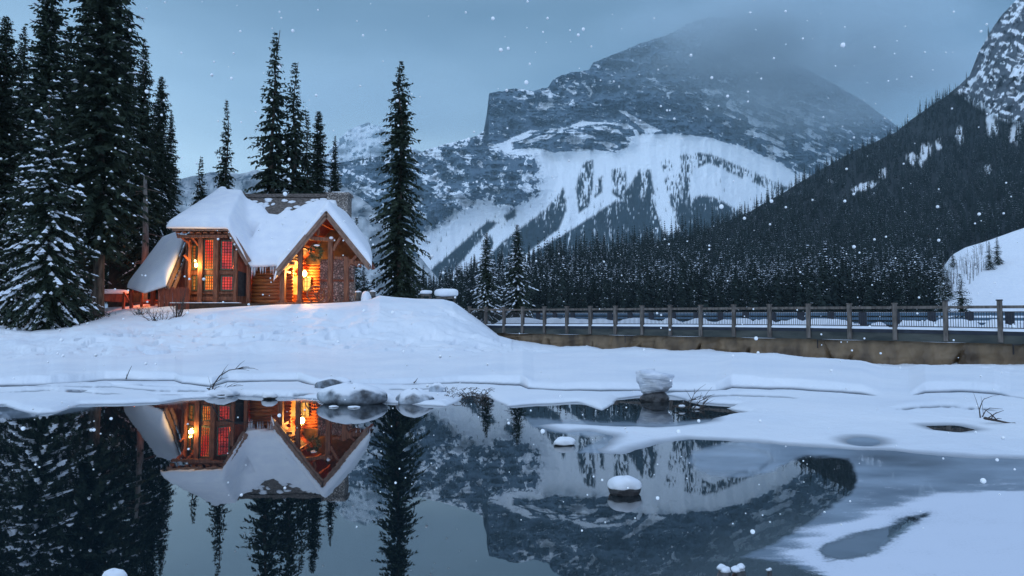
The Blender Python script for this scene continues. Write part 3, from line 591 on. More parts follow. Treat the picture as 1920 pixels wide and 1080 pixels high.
proto('young', seed=6, H=8, Rb=1.7, dz=.22, nb=7, snow=.16, bare=.02, tw=.42, seg=.2, ssz=.11)
ZB = {}
def tree(key, px, ptop, Y, label, group=None, zb=None, rot=None, wid=1.0, base_py=None):
    top = V(px, ptop, Y); x = top.x
    z0 = zb if zb is not None else gz(x, Y) - .15
    H, tm, cm, sm = PROTO[key]; s = (top.z - z0) / H
    e = empty('spruce_tree', (x, Y, z0)); tag(e, label, 'tree', group)
    rz = rot if rot is not None else random.Random(int(px * 7 + Y)).uniform(0, 6.28)
    e.rotation_euler.z = rz; e.scale = (s * wid, s * wid, s)
    for nm, me in (('trunk', tm), ('crown', cm), ('snow', sm)):
        if me is None: continue
        o = bpy.data.objects.new(nm, me); COL.objects.link(o); o.parent = e
        if nm == 'snow': o['kind'] = 'stuff'
    return e
random.seed(4)
G1 = 'tall spruces in the wood left of the lodge'
for a in [
 ('tall', 12, 30, 52, 'tall dark spruce at the left edge of the wood, trunk showing', .9), ('tall2', 45, 48, 60, 'tall spruce second from the left edge with a thin top', .9),
 ('tall', 96, -60, 49, 'tall full spruce rising behind the snow laden tree', .85), ('tall2', 165, -15, 57, 'tall spruce tucked between the two tallest trees of the wood', .9), ('talltrunk', 205, -190, 50, 'tallest thick spruce, its bare lower trunk by the lodge deck', .95),
 ('tall2', 272, 72, 58, 'tall spruce right of the thickest tree, above the cabin', .85), ('tall', 303, 143, 62, 'dark spruce at the right end of the wood beside the lodge roof', .8), ('tall2', 322, 205, 68, 'shorter dark spruce just behind the left end of the lodge roof', .75),
 ('tall2', 240, 30, 66, 'dark spruce filling the gap above the small cabin', .8), ('tall', 130, 60, 70, 'dim spruce deep in the wood behind the snow laden tree', .8), ('tall2', -40, 20, 50, 'tall spruce cut by the left edge of the view', .9), ('tall', 70, 120, 72, 'dim spruce deep in the wood near the left edge', .8), ('tall', 20, 180, 75, 'dim spruce deep in the wood at the far left', .8),
 ('tall2', -120, 60, 58, 'spruce just outside the left edge of the view', .9), ('tall', 195, 150, 74, 'dim spruce deep in the wood behind the thickest tree', .8), ('tall2', 290, 190, 76, 'dim spruce deep in the wood behind the cabin', .8)]:
    tree(a[0], a[1], a[2], a[3], a[4], G1, wid=a[5])
tree('snowy', 100, 170, 42.5, 'broad spruce loaded with snow at the edge of the bank', None, zb=1.35, wid=.82)
tree('snowy', 35, 330, 44, 'smaller snow flecked spruce left of the broad snowy one', None, wid=.7)
tree('young', 150, 400, 45, 'young snow laden spruce right of the broad snowy one', None, wid=1.1)
tree('young', -20, 420, 43, 'young snowy spruce at the left edge of the bank', None, wid=1.1)
tree('spire', 378, 291, 82, 'low bushy spruce behind the left end of the lodge roof', wid=1.0)
tree('spire2', 425, 187, 78, 'slim pointed spruce standing alone behind the lodge ridge', wid=.72)
tree('spire', 517, 56, 74, 'tallest spruce of the clump behind the lodge', wid=.95)
tree('spire2', 553, 116, 75, 'second tallest spruce of the clump, right of the tallest', wid=.95)
tree('spire', 577, 205, 77, 'dark spruce inside the clump between the tall pair and the chimney', wid=.75)
tree('tall', 598, 208, 79, 'dense spruce of the clump straight behind the porch gable', wid=.85)
tree('tall2', 628, 254, 80, 'shortest spruce of the clump, just left of the chimney top', wid=.72)
tree('lone', 752, 112, 60, 'lone tall ragged spruce between the lodge and the mountain', wid=1.0)
tree('young', 668, 405, 95, 'small slim spruce seen past the right roof edge of the porch', wid=.8)
tree('young', 682, 500, 66, 'low bushy spruce at the foot of the porch\'s right side', wid=1.6)
tree('young', 770, 470, 64, 'low dark spruce half hidden at the foot of the lone tall one', wid=1.5)
tree('snowy', 912, 436, 100, 'slim snow dusted spruce, the left of two at the end of the railing', zb=1.5, wid=.9)
tree('snowy', 970, 420, 104, 'slim spruce, the right of two at the end of the railing', zb=1.5, wid=.9)
tree('young', 1800, 512, 142, 'small snowy spruce at the foot of the white hillside', zb=1.8, wid=1.35)
for px, pt, R, lb in ((1854, 452, 225, 'spruce on the white hillside, the left one of a pair'), (1869, 444, 228, 'spruce on the white hillside, the right one of a pair')):
    b = V(px, pt + 52, R); tree('young', px, pt, R, lb, zb=b.z, wid=1.1)
for px, pt, pb, lb in ((1768, 484, 552, 'spruce at the left border of the white hillside, tallest of four'), (1776, 505, 560, 'spruce at the left border of the white hillside, second tallest of four'), (1764, 520, 590, 'spruce at the left border of the white hillside, lowest on the slope'), (1786, 470, 500, 'short spruce high on the left border of the white hillside')):
    R = float(hR(np.array([px + 6.]), np.array([float(pb)]), 0)[0]) - 2; b = V(px, pb, R); tree('young', px, pt, R, lb, zb=b.z, wid=1.25)
# big pale dead trunk beside the cabin
mb = MB(); p0 = V(270, 560, 56); p1 = V(272, 330, 56); mb.tube([Vector((p0.x, 56, gz(p0.x, 56) - .3)), (p0 + p1) / 2 + Vector((.1, 0, 0)), p1], [.30, .24, .12], 10)
for k in range(22):
    z = random.uniform(5, 14); a = random.uniform(0, 6.28); q = Vector((p0.x, 56, z)); mb.tube([q, q + Vector((math.cos(a), math.sin(a), -.2)) * random.uniform(.5, 1.6)], [.04, .01], 4)
e = empty('bare_trunk_tree', (p0.x, 56, gz(p0.x, 56))); tag(e, 'thick pale branchless trunk standing left of the lodge by the cabin', 'tree'); mb.build('trunk', noise_mat('pale_grey_bark', (.12, .105, .095), (.26, .23, .21), 6, .9, .6, 14, stretch=(1, 1, .2)), e, True)

# ---- the far shore's front row: one by one
def lowtree(name, seed, H, Rb, lev, nb, snow, mats):
    r = np.random.default_rng(seed); T = []; mi = []
    for i in range(lev):
        t = i / lev; h = H * (.05 + .93 * t); Lm = Rb * (1 - t) ** .8 + .12
        a0 = r.uniform(0, 6.28)
        for k in range(nb):
            a = a0 + 6.283 * k / nb + r.uniform(-.3, .3); Lb = Lm * r.uniform(.6, 1.25); d = np.array([math.cos(a), math.sin(a), 0]); s = np.array([-math.sin(a), math.cos(a), 0])
            w_ = Lb * .42 + .10; dr = Lb * r.uniform(.35, .75)
            root = np.array([0, 0, h + .35 * H / lev]); tip = np.array([0, 0, h - dr]) + d * Lb; m = np.array([0, 0, h]) + d * Lb * .55
            T.append([root, m + s * w_ * .6 - [0, 0, dr * .4], tip]); T.append([root, tip, m - s * w_ * .6 - [0, 0, dr * .4]]); mi += [0, 0]
            T.append([m + s * w_ * .6 - [0, 0, dr * .4], m + s * w_ - [0, 0, dr * 1.1], tip]); mi.append(0)
            if r.random() < snow:
                z = .16 + .22 * r.random(); c = m * (.6 + .5 * r.random()) + np.array([0, 0, h * .0]); c[2] = h - dr * .25 + .12
                T.append([c + d * z * 1.5 - [0, 0, z * .8], c + s * z, c - s * z]); T.append([c - d * z, c - s * z, c + s * z]); mi += [1, 1]
    T.append([[.14, 0, -1], [-.14, 0, -1], [0, 0, H * 1.0]]); mi.append(0); T.append([[0, .14, -1], [0, -.14, -1], [0, 0, H * 1.0]]); mi.append(0)
    T = np.array(T, float)
    return npmesh(name, T.reshape(-1, 3), np.arange(len(T) * 3).reshape(-1, 3), mats, mi)
FM = [M_needle_far, M_snowtree, M_bark]
MID = [lowtree('spruce_mid', 100 + i, 21, 2.1 + .3 * (i % 3), 34, 7, (.12, .30, .20, .06, .42)[i % 5], FM) for i in range(5)]
rs = np.random.default_rng(55)
LB = 'snow flecked spruce in the front row of the far shore wood'
for k in range(300):
    px = 782 + (1766 - 782) * (k + rs.uniform(0, 1)) / 300; Y = rs.uniform(205, 262) - 20 * (px > 1500)
    x = (px - 960) / F * Y
    o = bpy.data.objects.new('spruce_tree', MID[int(rs.integers(0, 5))]); o.location = (x, Y, .2); s = rs.uniform(.68, 1.08) * (1 + .12 * (px > 1200)) * (.9 if px < 900 else 1); o.scale = (s * .95, s * .95, s); o.rotation_euler.z = rs.uniform(0, 6.28)
    COL.objects.link(o); tag(o, LB, 'tree', 'spruces in the front row of the far shore wood')
# ---- the rest of the woods, as masses
protoc = {}
def variants(name, meshes):
    c = bpy.data.collections.new(name)
    for i, m in enumerate(meshes): c.objects.link(bpy.data.objects.new(name + '_tree', m))
    return c
FAR = [lowtree('spruce_far', 200 + i, 18, (1.9, 2.3, 1.6, 2.1)[i], 13, 5, (.12, .40, .05, .25)[i], FM) for i in range(4)]
TINY = [lowtree('spruce_tiny', 300 + i, 16, 2.0, 6, 4, 0, FM) for i in range(3)]
def scatter(name, pts, scl, coll, label):
    me = bpy.data.meshes.new(name); me.vertices.add(len(pts)); me.vertices.foreach_set('co', np.asarray(pts, np.float32).ravel())
    a = me.attributes.new('sc', 'FLOAT', 'POINT'); a.data.foreach_set('value', np.asarray(scl, np.float32)); me.update()
    o = link(bpy.data.objects.new(name, me)); tag(o, label, kind='stuff')
    g = bpy.data.node_groups.new(name, 'GeometryNodeTree'); g.interface.new_socket('Geometry', in_out='INPUT', socket_type='NodeSocketGeometry'); g.interface.new_socket('Geometry', in_out='OUTPUT', socket_type='NodeSocketGeometry')
    n = g.nodes; l = g.links; gi = n.new('NodeGroupInput'); go = n.new('NodeGroupOutput'); ip_ = n.new('GeometryNodeInstanceOnPoints'); ci = n.new('GeometryNodeCollectionInfo')
    ci.inputs['Collection'].default_value = coll; ci.inputs['Separate Children'].default_value = True; ci.inputs['Reset Children'].default_value = True
    na = n.new('GeometryNodeInputNamedAttribute'); na.data_type = 'FLOAT'; na.inputs[0].default_value = 'sc'
    rv = n.new('FunctionNodeRandomValue'); rv.data_type = 'FLOAT_VECTOR'; rv.inputs[0].default_value = (-.04, -.04, 0); rv.inputs[1].default_value = (.04, .04, 6.28)
    ri = n.new('FunctionNodeRandomValue'); ri.data_type = 'INT'; ri.inputs[4].default_value = 0; ri.inputs[5].default_value = 30
    ip_.inputs['Pick Instance'].default_value = True
    l.new(gi.outputs[0], ip_.inputs['Points']); l.new(ci.outputs[0], ip_.inputs['Instance']); l.new(rv.outputs[0], ip_.inputs['Rotation']); l.new(na.outputs[0], ip_.inputs['Scale']); l.new(ri.outputs[2], ip_.inputs['Instance Index']); l.new(ip_.outputs[0], go.inputs[0])
    md = o.modifiers.new('scatter', 'NODES'); md.node_group = g
    return o
cf = variants('far_spruces', FAR); ct = variants('tiny_spruces', TINY); cm_ = variants('mid_spruces', MID)
def slope_pts(n, x0, x1, y0, y1, seed):
    r = np.random.default_rng(seed); x = r.uniform(x0, x1, n); y = r.uniform(y0, y1, n)
    top = ip(SILR, x); k = (y > top + 1) & (y < 602); x, y, top = x[k], y[k], top[k]
    inc = pm(CLIFF, x, y, 3); cl = clearings(x, y)
    dens = 1 - inc * .97 - .9 * cl; dens = dens * np.where(y < 420, .62 + .5 * sstep(.35, .55, fbm(x / 22, y / 34, 123)), 1.0)
    k = (r.random(len(x)) < dens) & (sdf([(1764, 620)] + SILS[1:] + [(2700, 620)], x, y) < 2)
    x, y = x[k], y[k]; return x, y, P(x, y, sR(x, y, 0)), r
x, y, pt, r = slope_pts(9000, 780, 2150, 30, 602, 3)
near = pt[:, 1] < 480
scatter('forest', pt[near] - [0, 0, .5], r.uniform(.75, 1.15, near.sum()), cm_, 'dense dark spruce wood behind the far shore')
x, y, pt, r = slope_pts(17000, 1000, 2150, 10, 560, 4)
fr = pt[:, 1] >= 430
scatter('forest', pt[fr] - [0, 0, .5], .62 + 1.0 * r.random(fr.sum()) ** 1.6, cf, 'spruce wood climbing the right valley side')
# trees on the big mountain
r = np.random.default_rng(9); x = r.uniform(640, 1500, 60000); y = r.uniform(280, 560, 60000)
fo = mforest(x, y); k = (r.random(len(x)) < fo * .30 + .008 * (y > 340) * (x > 780)); x, y = x[k], y[k]; top = ip(SIL, x); k = y > top - 2; x, y = x[k], y[k]
pt = P(x, y, mR(x, y, 0) - 4)
scatter('forest', pt - [0, 0, 3], r.uniform(.7, 1.5, len(pt)), ct, 'spruces standing in the avalanche chutes of the mountain')
# bare saplings on the white hillside
mb = MB(); rr = random.Random(3)
for k in range(60):
    px = rr.choice([rr.gauss(1783, 7), rr.gauss(1812, 9), rr.gauss(1836, 6)]); py = 545 - (px - 1775) * .8 + rr.uniform(-22, 22)
    Yb = float(hR(np.array([px]), np.array([py]), 0)[0]) - 1; b = V(px, py, Yb); h = rr.uniform(3, 7)
    mb.tube([b, b + Vector((rr.uniform(-.3, .3), 0, h * .6)), b + Vector((rr.uniform(-.6, .6), 0, h))], [.07, .045, .01], 4)
    for j in range(5):
        z = rr.uniform(.35, .9) * h; a = rr.uniform(0, 6.28); q = b + Vector((0, 0, z)); mb.tube([q, q + Vector((math.cos(a) * .8, math.sin(a) * .8, rr.uniform(.3, .9)))], [.03, .008], 3)
tag(mb.build('saplings', M_twig), 'thicket of bare grey saplings on the white hillside', 'saplings', kind='stuff')
# ------------------------------------------------------------------ the lodge
LO = V(520, 570, 52); LO.z = 3.3
lodge = empty('lodge', LO); tag(lodge, 'lit timber lodge with thick snow on its roof beside the lake', 'lodge')
GZ0 = 3.3
def part(mb, name, mats, parent=None, smooth=False): return mb.build(name, mats, parent or lodge, smooth)
PAX = -13.9; PZ = 10.25; PSL = 1.22; PY0, PY1 = 50.9, 57.2; PXL, PXR = -17.45, -10.75
HIPY = 51.1; HZ = 9.0; HX0, HX1 = -25.6, -21.35
MY0 = 52.3; MZ0 = 6.45; MSL = 1.0; RIDY = 58.5
def deckz(X, Y, k=0.0):
    X = np.asarray(X, float); Y = np.asarray(Y, float)
    hip = HZ + .52 * (Y - HIPY); gab = HZ - 2.05 * (X - HX1)
    wing = np.minimum(hip, gab) - 4 * np.clip(X + 19.3, 0, 9)
    main = MZ0 + MSL * (Y - MY0) - 3.0 * np.clip(X + 14.9, 0, 9)
    main = np.minimum(main, 12.75 - MSL * (Y - RIDY) * (Y > RIDY))
    main = main - 4 * np.clip(-20.5 - X, 0, 9) * (Y < 55.0)
    por = PZ - PSL * np.abs(X - PAX) - 30 * np.clip(Y - 57.5, 0, 9) - 4 * np.clip(-17.5 - X, 0, 9)
    if k <= 0: return np.maximum(np.maximum(wing, main), por)
    m = np.maximum(np.maximum(wing, main), por)
    return m + k * np.log(np.exp((wing - m) / k) + np.exp((main - m) / k) + np.exp((por - m) / k)) * 1.0
def snow_slab(name, poly, zf, T, rad, res, parent, mat, thick=None, under=.02):
    p = np.array(poly, float); x0, y0 = p.min(0) - res; x1, y1 = p.max(0) + res
    xs = np.arange(x0, x1 + res, res); ys = np.arange(y0, y1 + res, res); X, Y = np.meshgrid(xs, ys)
    S = sdf(poly, X, Y); ins = S > 0
    cell = ins[:-1, :-1] | ins[1:, :-1] | ins[:-1, 1:] | ins[1:, 1:]
    nx, ny = nearest_on(poly, X, Y); o = ~ins; X = np.where(o, nx, X); Y = np.where(o, ny, Y); S = np.maximum(S, 0)
    q = np.clip(S / rad, 0, 1); prof = np.sqrt(1 - (1 - q) ** 2)
    Tm = T if thick is None else thick(X, Y)
    zt = zf(X, Y, True) + Tm * (.30 + .70 * prof) + .07 * (fbm(X * .7, Y * .7, 5) - .5) * prof
    zb = zf(X, Y, False) + under
    h, w_ = X.shape; idx = np.arange(h * w_).reshape(h, w_); qd = np.stack([idx[:-1, :-1], idx[:-1, 1:], idx[1:, 1:], idx[1:, :-1]], -1)[cell]
    top = np.stack([X, Y, zt], -1).reshape(-1, 3); bot = np.stack([X, Y, zb], -1).reshape(-1, 3)
    nn = h * w_; E = {}
    for a, b, c, d in qd:
        for e in ((a, b), (b, c), (c, d), (d, a)):
            if (e[1], e[0]) in E: del E[(e[1], e[0])]
            else: E[e] = 1
    side = np.array([(b, a, a + nn, b + nn) for a, b in E])
    me = npmesh(name, np.concatenate([top, bot]), np.concatenate([qd, qd[:, ::-1] + nn, side]), [mat], smooth=True)
    ob = bpy.data.objects.new(name, me); link(ob, parent); return ob
# roof boards under the snow
RP = [(HX0, HIPY), (HX1, HIPY), (-20.05, 52.0), (-20.05, MY0), (-17.6, MY0), (PXL, PY0), (PXR, PY0), (-12.0, 57.4), (-14.6, 57.8), (-14.6, 59.5), (-25.4, 59.5)]
roof = snow_slab('roof', RP, lambda X, Y, t: deckz(X, Y) - (.0 if t else .24), .0, .3, .16, lodge, M_shingle, under=0.0)
for pl in roof.data.polygons: pl.use_smooth = False
# snow
SP = [(-25.95, 50.95), (-21.2, 50.85), (-20.7, 51.3), (-19.95, 51.9), (-17.9, 52.0), (-17.75, 50.75), (-13.9, 50.7), (-10.45, 50.72), (-11.1, 54), (-11.8, 57.0), (-12.9, 57.5), (-14.3, 57.3), (-15.3, 57.9), (-16.4, 57.7), (-17.6, 57.2), (-18.3, 56.6), (-18.9, 56.9), (-19.4, 56.2), (-20.1, 56.3), (-20.9, 57.1), (-22.0, 57.6), (-23.3, 58.0), (-24.4, 58.1), (-24.7, 58.7), (-25.4, 58.5)]
def th(X, Y): return .80 - .25 * sstep(-20.9, -20.2, X) * (1 - sstep(-19.6, -18.8, X)) * 0 + .12 * np.exp(-((X + 13.9) / 1.2) ** 2) + .1 * (fbm(X * .4, Y * .5, 3) - .5)
snow_slab('roof_snow', SP, lambda X, Y, t: (deckz(X, Y, .32) if t else deckz(X, Y)), .8, .75, .13, lodge, M_snow, th, .03)
# left apron roof, a polygonal skirt falling forward
A = V(345, 452, 54.2); B = V(312, 534, 51.0); C_ = V(247, 531, 53.0); D = V(331, 452, 57.5)
# plane through A,B,C
nrm = (B - A).cross(C_ - A); 
def apz(X, Y, t=True):
    return A.z - (nrm.x * (np.asarray(X) - A.x) + nrm.y * (np.asarray(Y) - A.y)) / nrm.z
AP = [(A.x, A.y), (B.x, B.y), ((B.x + C_.x) / 2 + .1, (B.y + C_.y) / 2 - .45), (C_.x, C_.y), (C_.x + 1.2, C_.y + 2.4), (A.x - .6, A.y + .7)]
snow_slab('side_roof', AP, lambda X, Y, t: apz(X, Y) - (0 if t else .2), 0, .3, .14, lodge, M_shingle, under=0)
APs = [(A.x + .12, A.y), (B.x + .05, B.y - .15), ((B.x + C_.x) / 2 + .1, (B.y + C_.y) / 2 - .7), (C_.x - .25, C_.y - .2), (C_.x + 1.0, C_.y + 2.5), (A.x - .7, A.y + .9)]
snow_slab('side_roof_snow', APs, apz, .72, .85, .11, lodge, M_snow, None, .03)
mb = MB(); mb.beam(A + Vector((.28, -.05, -.25)), B + Vector((.15, 0, -.22)), .12, .34); mb.beam(A + Vector((.42, .25, -.5)), B + Vector((.30, .3, -.5)), .14, .22)
part(mb, 'side_rake_board', M_rake)
# walls ---------------------------------------------------------------
def wallpoly(mb, pts, z1s, z0=GZ0 - .4, th=.2):
    for i in range(len(pts) - 1):
        a = Vector((pts[i][0], pts[i][1], 0)); b = Vector((pts[i + 1][0], pts[i + 1][1], 0)); n = (b - a).cross(Vector((0, 0, 1))).normalized() * -th
        za, zb = z1s[i], z1s[i + 1]
        vs = [Vector((a.x, a.y, z0)), Vector((b.x, b.y, z0)), Vector((b.x, b.y, zb)), Vector((a.x, a.y, za))]; vs += [v + n for v in vs]
        mb.add(vs, [(0, 1, 2, 3), (7, 6, 5, 4), (0, 4, 5, 1), (1, 5, 6, 2), (2, 6, 7, 3), (3, 7, 4, 0)])
def bp(px, Y): return (float(P(px, 500, Y)[0]), Y)
mb = MB(); bay = [bp(349, 53.0), bp(377, 51.9), bp(407, 51.7), bp(442, 51.9), bp(468, 52.75)]
wallpoly(mb, bay, [8.75, 8.9, 8.9, 8.6, 6.2]); part(mb, 'bay_wall', M_wood)
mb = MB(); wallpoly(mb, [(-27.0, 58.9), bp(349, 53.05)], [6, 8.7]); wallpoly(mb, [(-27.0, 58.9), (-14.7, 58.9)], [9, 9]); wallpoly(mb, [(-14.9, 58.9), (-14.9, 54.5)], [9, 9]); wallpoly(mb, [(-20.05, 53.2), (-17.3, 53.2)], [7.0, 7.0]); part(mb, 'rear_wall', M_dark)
# log wall between bay and porch
mb = MB(); z = GZ0 - .3
for k in range(13):
    mb.tube([(-20.35, 52.95, z), (-17.0, 52.95, z)], .145, 10); z += .27
part(mb, 'log_wall', M_log, smooth=True)
# porch back wall: boards, gable infill
mb = MB(); zz = GZ0 - .3
for k in range(15):
    mb.tube([(-17.3, 54.4, zz), (-14.7, 54.4, zz)], .13, 8); zz += .255
part(mb, 'porch_log_wall', M_log, smooth=True)
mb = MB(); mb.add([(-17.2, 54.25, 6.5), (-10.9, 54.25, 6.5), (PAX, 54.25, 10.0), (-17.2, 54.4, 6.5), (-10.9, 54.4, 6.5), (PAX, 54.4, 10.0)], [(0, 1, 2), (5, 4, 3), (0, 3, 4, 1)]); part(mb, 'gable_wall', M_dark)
mb = MB(); mb.add([(PXL + .1, 51.0, deckz(PXL + .1, 52) - .3), (PAX, 51.0, PZ - .3), (PAX, 54.3, PZ - .3), (PXL + .1, 54.3, deckz(PXL + .1, 52) - .3)], [(0, 1, 2, 3)]); mb.add([(PXR - .1, 51.0, deckz(PXR - .1, 52) - .3), (PAX, 51.0, PZ - .3), (PAX, 54.3, PZ - .3), (PXR - .1, 54.3, deckz(PXR - .1, 52) - .3)], [(3, 2, 1, 0)]); part(mb, 'porch_ceiling', M_redwood)
# stone wall
mb = MB(); mb.box((-13.65, 53.35, GZ0 + 1.5), (2.65, .5, 4.0)); part(mb, 'stone_wall', M_stone)
mb = MB(); mb.beam((-15.0, 53.02, 5.15), (-12.3, 53.02, 5.15), .16, .14); part(mb, 'stone_wall_rail', M_wood)
mb = MB(); mb.box((V(634, 400, 57.6).x, 58.0, 10.6), (1.75, 1.4, 4.2)); mb.box((V(634, 400, 57.6).x, 58.0, 12.75), (2.0, 1.65, .22)); ch = part(mb, 'chimney', M_stone)
mb = MB(); mb.blob((V(634, 400, 57.6).x, 58.0, 12.86), (.95, .8, .16), flat=.9, seed=3); mb.build('chimney_snow', M_snow, ch, True)
# porch floor
mb = MB(); mb.box((-14.2, 52.7, GZ0 - .02), (6.6, 3.4, .2)); mb.box((-14.2, 51.0, GZ0 - .1), (6.8, .3, .4)); part(mb, 'porch_floor', M_wood)
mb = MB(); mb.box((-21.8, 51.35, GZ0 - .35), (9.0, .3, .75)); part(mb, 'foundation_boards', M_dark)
mb = MB(); mb.box((-23.0, 51.25, GZ0 + .07), (5.2, .4, .05)); part(mb, 'deck_edge_snow', M_snow)
# rakes on the porch gable
mb = MB(); apx = Vector((PAX, 50.8, PZ + .06)); el = Vector((PXL - .08, 50.8, PZ - PSL * (PAX - PXL + .08) + .02)); er = Vector((PXR + .1, 50.8, PZ - PSL * (PXR + .1 - PAX) + .02))
def under(v, d): return v + Vector((0, 0, -d))
for e_ in (el, er):
    mb.beam(under(apx, .12), under(e_, .12), .26, .16); mb.beam(under(apx, .45) + Vector((0, .12, 0)), under(e_, .42) + Vector((0, .12, 0)), .22, .22)
part(mb, 'rake_board', M_rake)
for e_, sg in ((el, 1), (er, -1)):
    mb = MB()
    for k in range(5):
        f = .1 + .2 * k; q = under(apx.lerp(e_, f), .55); mb.beam(q + Vector((0, .2, 0)), q + Vector((0, 3.3, 0)), .14, .14, up=Vector((1, 0, 0)))
    part(mb, 'purlin', M_redwood)
# posts of the porch
def pxz(px, py, Y): return V(px, py, Y)
posts = [(531, 488, 51.25, .36, M_wood), (564, 452, 51.3, .32, M_wood), (620.5, 446, 51.3, .34, M_wood), (650, 482, 51.3, .34, M_wood), (646, 486, 53.3, .3, M_redwood)]
for px, pt, Y, w_, m_ in posts:
    t_ = V(px, pt, Y); mb = MB(); mb.box((t_.x, Y, (t_.z + GZ0) / 2), (w_, w_, t_.z - GZ0)); part(mb, 'post', m_)
    if Y < 52: 
        mb2 = MB(); mb2.box((t_.x, Y, GZ0 + .12), (w_ + .1, w_ + .1, .24))
        part(mb2, 'post_base', M_wood)
# truss: collar beam, king struts, braces, tie beams
mb = MB(); mb.beam(V(570, 446, 51.2), V(628, 450, 51.2), .26, .26); part(mb, 'collar_beam', M_wood)
for a, b, w_ in (((596, 442), (597, 424), .16), ((597, 426), (609, 406), .16), ((562, 462), (583, 437), .2), ((625, 470), (640, 444), .2), ((534, 492), (552, 470), .18), ((652, 500), (668, 480), .18), ((548, 478), (566, 474), .2), ((628, 483), (648, 483), .2), ((650, 484), (678, 500), .16)):
    mb = MB(); p, q = V(*a, 51.25), V(*b, 51.25); m_ = (p + q) / 2 + Vector((.08 if a[0] < 600 else -.08, 0, -.06)); mb.beam(p, m_, w_, w_); mb.beam(m_, q, w_, w_); part(mb, 'brace', M_wood)
mb = MB(); mb.beam((-17.2, 51.3, 6.35), (-16.4, 51.3, 6.35), .22, .22); mb.beam((-12.6, 51.3, 6.4), (-10.9, 51.3, 6.4), .22, .22); mb.beam((-12.2, 51.3, 6.4), (-12.2, 54.2, 6.4), .2, .2, up=Vector((1, 0, 0))); mb.beam((-17.0, 51.3, 6.3), (-17.0, 54.2, 6.3), .2, .2, up=Vector((1, 0, 0))); part(mb, 'tie_beam', M_wood)
mb = MB(); mb.blob(V(621, 446, 51.0), (.16, .1, .1)); mb.blob(V(594, 460, 51.1), (.22, .14, .07), seed=2); part(mb, 'beam_snow', M_snow, smooth=True)
# door and windows of the porch
EM_yel = emit_mat('lit_door_glass', (1, .28, .03), (1, .55, .12), 1.9, 1.5)
EM_or = emit_mat('lit_window_orange', (1.0, .16, .015), (1.0, .34, .05), 1.1, 2.2)
EM_red = emit_mat('lit_window_red', (.35, .006, .006), (.95, .04, .012), .8, 1.4)
EM_mix = emit_mat('lit_window_red_orange', (.8, .02, .008), (1.0, .22, .02), 1.0, .8)
d = MB(); dc = Vector((V(551, 545, 54.2).x, 54.18, GZ0 + 1.15)); 
for sx_ in (-.5, .5): d.box(dc + Vector((sx_, 0, 0)), (.12, .12, 2.3))
d.box(dc + Vector((0, 0, 1.1)), (1.1, .12, .12)); d.box(dc + Vector((0, 0, -.75)), (.95, .08, .7)); dd = part(d, 'door', M_log)
g = MB(); g.box(dc + Vector((0, .02, .35)), (.88, .05, 1.4)); g.build('pane', EM_yel, dd)
g = MB(); g.box(dc + Vector((.36, -.09, 0)), (.05, .06, .2)); g.build('handle', M_metal, dd)
def window(cx, cy_, cz, w_, h_, em, cols, rws, ang=0.0, frame_m=None, fw=.09):
    M = Matrix.Rotation(ang, 3, 'Z'); c = Vector((cx, cy_, cz)); f = MB()
    def bx(mb, off, size): mb.box(c + M @ Vector(off), size, 0, M)
    bx(f, (-w_ / 2, 0, 0), (fw, .14, h_ + fw)); bx(f, (w_ / 2, 0, 0), (fw, .14, h_ + fw)); bx(f, (0, 0, h_ / 2), (w_, .14, fw)); bx(f, (0, 0, -h_ / 2), (w_, .14, fw))
    fo = part(f, 'window', frame_m or M_green)
    p = MB(); bx(p, (0, .03, 0), (w_ - .02, .04, h_ - .02)); p.build('pane', em, fo)
    b_ = MB()
    for i in range(1, cols): bx(b_, (-w_ / 2 + w_ * i / cols, -.02, 0), (.035, .05, h_))
    for i in range(1, rws): bx(b_, (0, -.025, -h_ / 2 + h_ * i / rws), (w_, .045, .035))
    b_.build('glazing_bars', M_dark, fo)
def bw(px, py0, py1, wpx, Y, em, cols, rws, ang=0, **k):
    a = V(px, py0, Y); b = V(px, py1, Y); window(a.x, Y, (a.z + b.z) / 2, wpx / F * Y, a.z - b.z, em, cols, rws, ang, **k)
bw(576, 520, 545, 12, 54.15, EM_yel, 2, 3)
aL = math.atan2(bay[1][1] - bay[0][1], bay[1][0] - bay[0][0]); aR = math.atan2(bay[3][1] - bay[2][1], bay[3][0] - bay[2][0])
bw(366, 460, 505, 13, 52.22, EM_mix, 3, 8, aL); bw(366, 517, 544, 13, 52.22, EM_or, 3, 4, aL)
a2 = math.atan2(bay[2][1] - bay[1][1], bay[2][0] - bay[1][0])
bw(393, 449, 505, 19, 51.62, EM_mix, 4, 10, a2); bw(393, 517, 544, 18, 51.62, EM_or, 4, 5, a2)
bw(426.5, 452, 505, 20, 51.62, EM_red, 4, 10, aR); bw(426.5, 518, 544, 20, 51.62, EM_red, 4, 5, aR)
# red lit corner wall and recess shade drawn as a flat black sheet
mb = MB(); q0 = bp(444, 52.0); q1 = bp(463, 52.6); mb.add([(q0[0], q0[1] - .14, 5.9), (q1[0], q1[1] - .12, 5.7), (q1[0], q1[1] - .12, 6.6), (q0[0], q0[1] - .14, 8.0)], [(0, 1, 2, 3)]); part(mb, 'corner_boards', M_redwood)
mb = MB(); mb.add([(q0[0], q0[1] - .14, 3.9), (q1[0], q1[1] - .12, 3.9), (q1[0], q1[1] - .12, 5.68), (q0[0], q0[1] - .14, 5.88)], [(0, 1, 2, 3)]); part(mb, 'recess_shade_sheet', M_metal)
